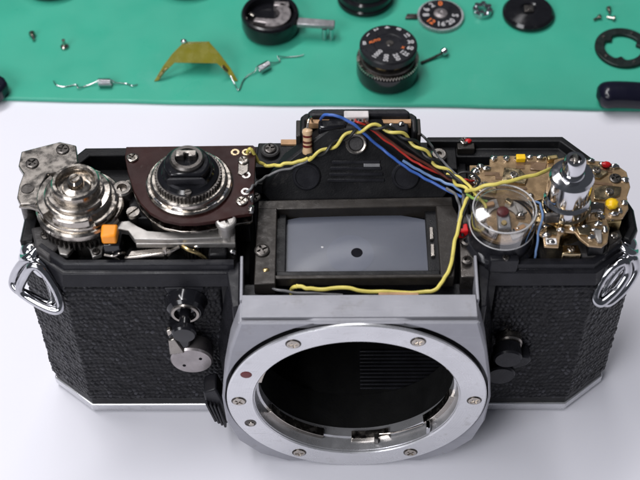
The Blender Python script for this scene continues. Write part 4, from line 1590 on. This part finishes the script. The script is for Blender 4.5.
sock = knob_lathe([(0, 0), (5.0, 0), (5.0, 0.9), (4.5, 1.7), (4.3, 3.4), (3.6, 4.1), (2.6, 4.1), (2.2, 3.4), (0, 3.4)], (-33.0, 0, 49.2), 'preview_button', 'black_gloss', CAM)
knob_lathe([(2.5, 4.0), (3.4, 4.0), (3.2, 4.5), (2.6, 4.5)], (-33.0, 0, 49.2), 'collar', 'worn_steel', sock)
knob_lathe([(0, 3.3), (1.3, 3.3), (1.3, 8.0), (2.2, 8.2), (2.75, 8.5), (2.85, 9.8), (2.5, 10.3), (0, 10.4)], (-33.0, 0, 49.0), 'plunger', 'black_gloss', sock)
b = MB()
b.prism([(-37.6, 54.2), (-28.6, 54.2), (-29.6, 51), (-36.6, 51)], -0.75, 0.2, 'y')
b.build('escutcheon', 'black_satin', sock, bevel=0.2)
# self timer lever: hub and arm
hub = knob_lathe([(0, 0), (4.9, 0), (5.1, 0.6), (5.1, 4.4), (4.7, 4.9), (0, 5.0)], (-32.9, 0, 30.5), 'timer_hub', 'pinkish_metal', CAM, 48)
for dx, dz in ((-1.9, -1.6), (2.2, 1.2)):
    knob_lathe([(0, 4.95), (0.42, 4.95), (0.38, 5.06), (0, 5.06)], (-32.9 + dx, 0, 30.5 + dz), 'hub_hole', 'dark_spot', hub, 14)
b = MB()
b.prism([(-36.8, 33.4), (-33.0, 36.2), (-31.4, 43.2), (-35.6, 43.8), (-37.6, 41.8), (-37.8, 35.0)], -4.6, -0.3, 'y')
b.build('lever_arm', 'black_gloss', hub, bevel=0.5)
b = MB()
b.prism([(-37.9, 33.8), (-34.2, 34.6), (-36.2, 40.4), (-37.7, 39.6)], -5.3, -4.2, 'y')
b.build('lever_facet', 'worn_steel', hub, bevel=0.35)
b = MB()
b.prism([(-37.6, 41.0), (-36.4, 42.4), (-36.8, 43.6), (-37.8, 43.4)], -5.0, -3.8, 'y')
b.build('lever_tip', 'steel', hub, bevel=0.2)
# ribbed lever beside the ring
b = MB()
b.prism([(-30.4, 24.0), (-27.2, 25.6), (-25.3, 18.0), (-25.0, 10.0), (-26.2, 8.8), (-27.4, 9.8), (-29.8, 15.8)], -9.6, -4.6, 'y')
rel = b.build('ribbed_lever', 'black_satin', CAM, bevel=0.5)
for i in range(4):
    b = MB()
    p0 = Vector((-29.8 + i * 0.95, -10.0, 20.6 - i * 0.5))
    p1 = Vector((-28.0 + i * 0.75, -10.0, 12.2 - i * 0.9))
    b.bar(p0, p1, 0.62, 1.3, (0, -1, 0))
    b.build('grip_rib', 'black_satin', rel, bevel=0.2)
# lens release on the other side
r1 = knob_lathe([(0, 0), (3.2, 0), (3.2, 2.2), (2.9, 2.6), (2.9, 2.9), (0, 2.9)], (43.0, 0, 33.6), 'release_button', 'brass', CAM, 36)
r1.data.materials.clear()
r1.data.materials.append(MATS['worn_steel'])
knob_lathe([(0, 2.8), (2.7, 2.8), (3.35, 3.2), (3.4, 6.2), (3.0, 6.7), (0, 6.8)], (42.4, 0, 33.4), 'button_cap', 'black_satin', r1, 40)
knob_lathe([(0, 0), (3.6, 0), (3.6, 4.4), (3.2, 4.9), (0, 5.0)], (41.8, 0, 23.6), 'lower_boss', 'black_satin', r1, 40)
b = MB()
b.prism([(43.0, 29.4), (46.2, 31.2), (48.3, 30.4), (48.9, 28.6), (47.8, 26.8), (44.4, 25.0)], -4.0, -0.3, 'y')
b.build('guard_arm', 'black_satin', r1, bevel=0.6)
b = MB()
b.lathe([(0, 4.0), (0.8, 4.0), (0.75, 4.25), (0, 4.3)], (43.6, 0, 28.2), 18, (0, -1, 0))
b.build('rivet', 'steel', r1)

# ---------------------------------------------------------------- strap lugs with their split rings
def lug(side, loops, eye_c):
    s = side
    o = MB()
    nrm2 = (s * 8.3 / 13.4, -10.5 / 13.4, 0)
    o.lathe([(0, 0), (3.1, 0), (3.1, 0.6), (2.5, 1.1), (0, 1.2)], (s * 66.4, 4.6, 55.6), 32, nrm2)
    base_ = o.build('strap_lug', 'chrome', CAM)
    b = MB()
    # half round eye: a fat arch standing off the chamfer
    c = Vector(eye_c)
    b.lathe([(2.2 + 1.15 * math.cos(R(a)), 1.15 * math.sin(R(a))) for a in range(0, 360, 30)], c, 32, (s * 0.55, 0.30, 0.78), closed=True)
    b.build('lug_eye', 'chrome', base_, angle=80)
    b = MB()
    b.lathe([(0, -1.6), (2.6, -1.6)] + [(2.6 * math.cos(R(a)), 2.3 * math.sin(R(a)) - 0.6) for a in range(0, 91, 15)], c + Vector((s * 0.6, 0.6, 0.2)), 28, (s * 0.6, -0.1, 0.75))
    b.build('lug_dome', 'chrome', base_, angle=70)
    for lp in loops:
        b = MB()
        cc = sum((Vector(p) for p in lp), Vector()) / len(lp)
        b.tube([cc + (Vector(p) - cc) * 0.86 for p in lp], 1.08, 12, closed=True, k=7)
        b.build('split_ring', 'split_ring_steel', base_, angle=80)


lug(-1, [[(-68.8, 5.6, 58.4), (-71.8, 5.8, 55.0), (-74.2, 5.0, 50.4), (-73.6, 3.4, 48.4), (-69.6, 1.6, 47.4), (-65.0, -0.6, 47.0), (-63.0, 0.0, 48.2), (-63.6, 2.4, 52.0), (-66.2, 4.8, 57.4)],
         [(-67.6, 3.4, 58.8), (-70.4, 2.8, 54.8), (-72.2, 1.6, 51.0), (-70.6, 0.6, 49.2), (-66.4, -1.6, 48.0), (-62.6, -3.0, 47.6), (-61.0, -2.4, 48.8), (-62.0, -0.2, 53.0), (-64.8, 2.4, 57.8)]],
    (-68.6, 7.6, 57.0))
lug(1, [[(69.8, 5.8, 58.0), (71.4, 5.0, 54.4), (69.4, 2.4, 50.6), (66.4, 0.2, 48.2), (64.0, -1.0, 47.2), (62.6, -0.2, 48.2), (63.6, 1.8, 51.6), (66.6, 4.0, 56.6)],
        [(67.8, 4.2, 58.6), (69.0, 3.2, 55.2), (66.8, 0.8, 51.6), (64.0, -1.2, 49.6), (62.0, -2.2, 48.8), (60.6, -1.2, 50.0), (61.6, 0.8, 53.2), (64.4, 3.0, 57.4)]],
    (68.6, 8.2, 57.4))

# ================================================================== loose parts on the green mat
# rewind knob lying upside down with its crank out
T = thing('rewind_knob', 'black upside-down rewind knob with silver fork inside and folded-out grey crank', 'knob', (-18, 143.6, ZM))
b = MB()
b.lathe([(0, 0), (7.6, 0), (8.8, 0.8), (9.3, 2.4), (9.3, 6.4), (8.9, 7.2), (8.2, 7.4), (7.7, 6.8), (7.6, 4.2), (0, 4.2)], n=64)
b.build('knob_shell', 'black_gloss', T, angle=25)
b = MB()
b.lathe([(2.6, 4.1), (6.0, 4.1), (6.0, 6.8), (2.6, 6.8)], (0.6, -0.4, 0), 24, closed=True, a0=R(250), a1=R(420))
b.build('fork', 'pinkish_metal', T, angle=30)
b = MB()
b.prism([(-5.4, -3.6), (1.6, -5.0), (2.0, -2.6), (-4.6, -1.8)], 4.1, 6.6)
b.build('fork_arm', 'pinkish_metal', T, bevel=0.3)
b = MB()
b.prism([(1.0, 3.6), (6.2, 3.2), (6.0, 5.4), (1.4, 5.6)], 4.1, 6.8)
b.build('fork_arm', 'pinkish_metal', T, bevel=0.3)
b = MB()
b.prism([(-7.0, 0.4), (-5.2, -0.6), (-4.8, 0.8), (-6.6, 1.6)], 4.1, 6.0)
b.build('spring_tab', 'steel', T, bevel=0.3)
b = MB()
b.prism([(8.6, -4.6), (20.6, -5.8), (20.8, -2.8), (8.8, -1.4)], 4.6, 6.2)
ca = b.build('crank_arm', 'grey_plate', T, bevel=0.3)
for x in (17.4, 19.6):
    b = MB()
    b.lathe([(0, 0), (0.8, 0), (0.9, 0.4), (0.9, 4.6), (0, 4.6)], (x, -5.0, 0), 18)
    b.build('crank_post', 'chrome', ca)

# black threaded ring at the far side
T = thing('eyepiece_ring', 'stacked round black ring with grooved side lying behind the speed dial', 'ring', (12.8, 157.6, ZM))
b = MB()
b.lathe([(5.2, 0), (8.6, 0), (9.2, 0.5), (9.2, 1.6), (8.7, 2.0), (8.7, 2.6), (9.3, 3.0), (9.3, 4.6), (8.6, 5.2), (8.2, 5.2), (8.0, 6.8), (7.2, 7.2), (5.4, 7.0), (5.2, 6.0)], n=64, closed=True)
b.build('ring_body', 'black_gloss', T, angle=25)
b = MB()
b.lathe([(0, 1.0), (5.3, 1.0), (5.3, 1.8), (0, 1.8)], n=40)
b.build('inner_disc', 'black_satin', T)

# shutter speed dial
T = thing('speed_dial', 'black shutter speed dial with white numbers above a toothed silver rim', 'dial', (19.0, 122.4, ZM))
b = MB()
b.lathe([(0, 0), (8.4, 0), (9.4, 0.7), (9.7, 1.8), (9.7, 6.0), (9.3, 6.6), (0, 6.6)], n=72)
b.build('drum', 'black_gloss', T, angle=25)
b = MB()
b.gear((0, 0, 0), 9.25, 9.75, 64, 6.5, 7.3)
b.build('toothed_rim', 'steel', T)
b = MB()
b.lathe([(0, 7.5), (8.6, 7.5), (8.4, 8.0), (7.4, 8.2), (6.6, 8.2), (6.4, 10.2), (0, 10.2)], n=56)
b.build('neck', 'gunmetal', T, angle=25)
b = MB()
b.lathe([(5.5, 8.1), (7.0, 8.1), (6.9, 9.0), (5.6, 9.0)], n=24, closed=True, a0=R(235), a1=R(262))
b.build('detent_plate', 'brass', T)
b = MB()
b.lathe([(5.5, 8.1), (7.0, 8.1), (6.9, 8.8), (5.6, 8.8)], n=24, closed=True, a0=R(284), a1=R(304))
b.build('detent_plate', 'brass', T)
ZD = 10.2
b = MB()
b.lathe([(0, 0), (8.6, 0), (8.9, 0.4), (8.9, 2.2), (8.5, 2.7), (4.6, 2.8), (4.3, 2.6), (0, 2.6)], (0, 0, ZD), n=72)
disc = b.build('number_disc', 'black_satin', T, angle=25)
b = MB()
b.lathe([(0, 0), (1.3, 0), (1.1, 0.25), (0, 0.25)], (0.4, 0.4, ZD + 2.6), 20)
b.build('hub', 'gunmetal', disc)
for t, a in (('1000', 232), ('500', 262), ('250', 291), ('125', 318), ('60', 343), ('30', 6), ('15', 32), ('8', 62), ('4', 92), ('2', 120), ('1', 148), ('B', 178)):
    r_ = 7.4 - 0.55 * (len(t) - 1)
    numeral(disc, t, 2.1, 'white_ink', (r_ * math.cos(R(a)), r_ * math.sin(R(a)), ZD + 2.8), R(a) + (math.pi if 90 < a < 270 else 0))
numeral(disc, 'X', 1.3, 'orange_ink', (4.7 * math.cos(R(338)), 4.7 * math.sin(R(338)), ZD + 2.85), R(338))
numeral(disc, 'AUTO', 1.4, 'orange_ink', (-4.2, 1.2, ZD + 2.85), R(25))

# pin with a stem
T = thing('dial_pin', 'small shiny pin with dark stem lying just beside the speed dial', 'pin', (36.3, 130.4, ZM), R(28))
b = MB()
b.lathe([(0, 0), (1.0, 0), (1.3, 0.5), (1.2, 1.6), (0.6, 2.1), (0, 2.2)], (0.4, 0, 1.1), 20, (1, 0, 0.5))
b.build('head', 'chrome', T)
b = MB()
b.tube([(0.6, 0, 1.2), (-3, 0, 0.7), (-7.4, 0, 0.45)], 0.42)
b.build('stem', 'gunmetal', T)

# frame counter dial
T = thing('counter_dial', 'flat black counter dial with white and orange numbers and silver milled edge', 'dial', (37.2, 148.6, ZM))
b = MB()
b.gear((0, 0, 0), 7.2, 7.6, 64, 0, 1.3)
b.build('milled_edge', 'satin_chrome', T)
b = MB()
b.lathe([(0, 1.25), (6.9, 1.25), (6.8, 1.6), (0, 1.65)], n=56)
fd = b.build('face', 'black_satin', T, angle=20)
b = MB()
b.lathe([(0, 1.6), (2.3, 1.6), (2.2, 2.0), (1.0, 2.2), (0.8, 1.9), (0, 1.9)], n=32)
b.build('hub', 'pinkish_metal', T)
for t, a, m in (('0', 88, 'orange_ink'), ('2', 122, 'white_ink'), ('6', 155, 'white_ink'), ('8', 186, 'white_ink'), ('12', 226, 'orange_ink'), ('16', 268, 'white_ink'), ('20', 309, 'white_ink'), ('S', 350, 'white_ink')):
    numeral(fd, t, 2.9, m, (4.9 * math.cos(R(a)), 4.9 * math.sin(R(a)), 1.68), R(a) + math.pi / 2 + (math.pi if a < 180 else 0))
b = MB()
b.prism([(-11.6, -1.0), (-6.9, -1.2), (-6.9, 0.9), (-10.8, 1.0)], 0.05, 1.0)
b.build('pawl', 'gunmetal', T, bevel=0.25)

# castellated nut
T = thing('castellated_nut', 'tiny silver castellated nut between the counter dial and black cap', 'nut', (51.0, 150.8, ZM))
b = MB()
b.lathe([(1.5, 0), (3.1, 0), (3.2, 0.4), (3.2, 1.6), (1.5, 1.6)], n=36, closed=True)
b.build('nut_ring', 'chrome', T, angle=30)
for i in range(6):
    a = R(60 * i + 20)
    b = MB()
    b.lathe([(0, 0), (0.85, 0), (0.8, 1.0), (0, 1.1)], (2.3 * math.cos(a), 2.3 * math.sin(a), 1.5), 14)
    b.build('crown_tooth', 'chrome', T)

# black cap with a square hole
T = thing('knob_cap', 'glossy black domed cap with a small square socket in its middle', 'cap', (65.8, 149.4, ZM))
b = MB()
b.lathe([(0, 0), (7.6, 0), (8.4, 0.6), (8.4, 1.6), (7.6, 2.5), (3.2, 3.2), (2.6, 3.0), (2.5, 2.6), (0, 2.6)], n=64)
b.build('cap_shell', 'black_gloss', T, angle=25)
b = MB()
b.prism([(-1.5, -1.5), (1.5, -1.5), (1.5, 1.5), (-1.5, 1.5)], 2.6, 3.3)
b.build('socket_frame', 'gunmetal', T, bevel=0.2)
b = MB()
b.prism([(-0.7, -1.0), (0.9, -1.0), (0.9, -0.2), (-0.7, -0.2)], 3.3, 3.5)
b.build('socket_glint', 'steel', T, bevel=0.1)

# loose small screws
def loose_screw(x, y, rz, label, group, up=False, k=1.0):
    T = thing('small_screw', label, 'screw', (x, y, ZM), rz, group)
    ax_ = (0, 0, 1) if up else (1, 0, 0.12)
    b = MB()
    if up:
        b.lathe([(0, 0), (1.3 * k, 0), (1.3 * k, 0.7 * k), (0.9 * k, 1.1 * k), (0, 1.15 * k)], n=18)
    else:
        b.lathe([(0, 0), (1.2 * k, 0), (1.2 * k, 0.7 * k), (0, 1.0 * k)], (0, 0, 1.2 * k), 18, (1, 0, 0.0))
    b.build('head', 'steel', T)
    b = MB()
    if up:
        b.cyl((0, 0, 1.1 * k), 0.55 * k, 2.2 * k, 12)
    else:
        b.cyl((-2.6 * k, 0, 0.75 * k), 0.55 * k, 2.7 * k, 12, (1, 0, 0.1))
    b.build('shank', 'steel', T)


for x, y, rz in ((88.6, 147.6, 0.5), (92.4, 151.4, 1.6), (93.2, 147.2, -0.4)):
    loose_screw(x, y, rz, 'minute silver screw in the cluster of three above the dark lobed washer', 'three minute screws on the mat', k=0.75)
loose_screw(-94.6, 140.0, 1.9, 'tiny dull screw lying on its side on bare mat', None, k=0.9)
loose_screw(-83.7, 135.0, 0.6, 'tiny bright round-headed screw standing on its head on bare mat', None, True, k=1.0)

# dark lobed washer
T = MB()
nw = 72
o_, i_ = [], []
for i in range(nw):
    a = 2 * math.pi * i / nw
    ri = 5.9 - 1.5 * max(0, math.cos(3 * (a - R(255)))) ** 6
    o_.append((8.9 * math.cos(a), 8.9 * math.sin(a)))
    i_.append((ri * math.cos(a), ri * math.sin(a)))
vs = [(x, y, 0) for x, y in o_] + [(x, y, 1.3) for x, y in o_] + [(x, y, 1.3) for x, y in i_] + [(x, y, 0) for x, y in i_]
fs = []
for k in range(4):
    for i in range(nw):
        j = (i + 1) % nw
        k2 = (k + 1) % 4
        fs.append((k * nw + i, k * nw + j, k2 * nw + j, k2 * nw + i))
T.add(vs, fs)
wsh = thing('lobed_washer', 'dark flat washer with inner lobes lying on the mat', 'washer', (94.4, 133.2, ZM))
T.build('washer_ring', 'dark_washer', wsh, bevel=0.25)
for a in (60, 140, 215, 290):
    b = MB()
    b.lathe([(0, 1.25), (0.55, 1.25), (0.5, 1.6), (0, 1.65)], (7.3 * math.cos(R(a)), 7.3 * math.sin(R(a)), 0), 14)
    b.build('stud', 'steel', wsh)

# tool handles reaching in at both sides, half on the mat
T = thing('plier_handle', 'thick glossy black tool handle with rounded end lying across the mat edge', 'tool', (0, 0, 0))
b = MB()
path = smooth_path([(82.6, 108.9, 5.0), (88, 109.6, 5.2), (97, 109.2, 5.0), (110, 107.6, 5.0), (128, 103, 5.0), (150, 95, 5.0)], 6)
rad = []
for i, p in enumerate(path):
    t = min(1, i / 4.0)
    rad.append(0.6 + 3.0 * math.sqrt(max(0, 1 - (1 - t) ** 2)))
m = 20
vs, fs = [], []
for i, p in enumerate(path):
    t = (path[min(i + 1, len(path) - 1)] - path[max(i - 1, 0)]).normalized()
    sd = t.cross(Vector((0, 0, 1))).normalized()
    for j in range(m):
        a = 2 * math.pi * j / m
        ca_, sa_ = math.cos(a), math.sin(a)
        q = lambda v, e: math.copysign(abs(v) ** e, v)
        vs.append(p + sd * rad[i] * 1.18 * q(ca_, 0.8) + Vector((0, 0, 1)) * rad[i] * 0.95 * q(sa_, 0.8))
for i in range(len(path) - 1):
    for j in range(m):
        fs.append((i * m + j, i * m + (j + 1) % m, (i + 1) * m + (j + 1) % m, (i + 1) * m + j))
fs += [tuple(range(m))[::-1], tuple(range((len(path) - 1) * m, len(path) * m))]
b.add(vs, fs)
b.build('grip', 'tool_rubber', T, angle=50)

T = thing('tool_tip', 'pointed black tool end poking in over the mat edge near the bare spring', 'tool', (0, 0, 0))
b = MB()
b.prism([(-98.2, 114.6), (-99.6, 117.0), (-104, 120.4), (-140, 128), (-140, 112), (-104, 108.6), (-100.2, 110.2)], ZM, 6.4)
b.build('tip', 'tool_rubber', T, bevel=1.2, seg=3)
b = MB()
b.cyl((-140, 120, 4.2), 2.6, 40, 20, (-1, 0.15, 0), 0.3)
b.build('shaft', 'gunmetal', T)

# further black parts at the far edge of the mat
for x, y, r_, lab in ((-91.6, 167.6, 11.0, 'black round cover lying on the far mat beyond the two tiny screws'), (-46.6, 169.6, 12.5, 'black round cover lying on the far mat beyond the olive film strip')):
    T = thing('round_cover', lab, 'cover', (x, y, ZM))
    b = MB()
    b.lathe([(0, 0), (r_ - 1, 0), (r_, 0.8), (r_, 4.6), (r_ - 0.8, 5.4), (r_ * 0.55, 6.0), (0, 6.0)], n=56)
    b.build('shell', 'black_gloss', T, angle=25)
    b = MB()
    b.lathe([(r_ * 0.3, 5.9), (r_ * 0.5, 5.9), (r_ * 0.5, 6.6), (r_ * 0.3, 6.6)], n=40, closed=True)
    b.build('raised_ring', 'black_satin', T, angle=25)

# olive strip bent over like a tent
T = thing('bent_film_strip', 'olive translucent strip folded like a tent, standing on its two legs', 'strip', (-40.6, 124.5, ZM))


def tilted_sheet(poly, y0, z0, y1, z1, t):
    # poly in (x, s) with s from 0 at the foot to 1 at the ridge
    f_ = [Vector((x, y0 + (y1 - y0) * k, z0 + (z1 - z0) * k)) for x, k in poly]
    d = Vector((0, -(z1 - z0), (y1 - y0))).normalized() * (t if y1 > y0 else -t)
    n = len(f_)
    return MB().add(f_ + [p + d for p in f_], [tuple(range(n)), tuple(range(n, 2 * n))[::-1]] + [(i, (i + 1) % n, n + (i + 1) % n, n + i) for i in range(n)])


front = [(-13.4, 0.0), (-12.0, 0.02), (-9.6, 0.26), (-6.8, 0.48), (6.4, 0.46), (9.2, 0.26), (11.4, 0.0), (12.9, 0.0), (10.6, 0.34), (7.0, 0.74), (4.2, 1.0), (-4.2, 0.98), (-7.4, 0.72), (-10.4, 0.40)]
tilted_sheet(front, -4.9, 0.0, 3.0, 9.0, 0.35).build('strip', 'olive_film', T, bevel=0.1)
tilted_sheet([(-4.6, 0.0), (4.6, 0.0), (4.2, 1.0), (-4.2, 0.98)], 7.0, 0.0, 3.0, 9.0, 0.35).build('rear_flap', 'olive_film', T, bevel=0.1)
b = MB()
b.blob((-3.8, 3.2, 9.2), 1.0, 0.8, 0.9, jit=0.15)
b.build('solder_joint', 'solder', T)
b = MB()
b.bar((-11.8, -4.4, 1.6), (-9.2, -2.6, 3.7), 0.6, 0.35)
b.build('contact', 'brass', T, bevel=0.1)
b = MB()
b.bar((8.0, -2.4, 4.2), (9.6, -3.4, 2.8), 1.2, 0.4)
b.build('contact', 'brass', T, bevel=0.1)


# coil springs with long hooked wire ends
def wire_spring(loc, rz, label, left, right):
    T = thing('wire_spring', label, 'spring', loc, rz)
    b = MB()
    pts = []
    N_ = 7 * 10
    for i in range(N_ + 1):
        a = 2 * math.pi * i / 10
        pts.append((-2.0 + 4.0 * i / N_, 1.25 * math.cos(a), 1.45 + 1.25 * math.sin(a)))
    b.tube(pts, 0.25, 6, smooth=False)
    b.build('coil', 'chrome', T, angle=80)
    b = MB()
    b.tube([(-2.0, 1.2, 1.4)] + left, 0.17, 6)
    b.build('wire_end', 'chrome', T, angle=80)
    b = MB()
    b.tube([(2.0, 1.2, 1.4)] + right, 0.17, 6)
    b.build('wire_end', 'chrome', T, angle=80)


wire_spring((-69.0, 117.6, ZM), 0.0, 'thin bare coil spring stretched parallel to the mat edge near the tool tip',
            [(-3.6, 0.4, 0.9), (-6.4, -0.6, 0.4), (-8.4, -1.6, 0.9), (-9.0, 0.2, 0.4), (-12.4, -0.6, 0.3), (-15.2, 0.0, 0.4), (-16.4, 1.8, 0.5)],
            [(3.4, 0.6, 0.8), (6.4, 0.6, 0.4), (8.4, -0.5, 0.6), (10.0, 0.2, 0.4)])
wire_spring((-19.6, 124.4, ZM), R(38), 'thin coil spring leaning diagonally between the olive strip and rewind knob',
            [(-3.4, 0.6, 0.9), (-6.0, 0.8, 0.5), (-8.6, -0.2, 0.4), (-11.8, -2.6, 0.5), (-11.4, 0.2, 0.8), (-10.6, 3.4, 1.4)],
            [(4.0, 0.2, 0.7), (6.0, -0.2, 0.5), (6.4, 1.4, 1.2), (8.4, 0.4, 0.4), (11.6, -1.8, 0.4), (13.6, -2.6, 0.6)])
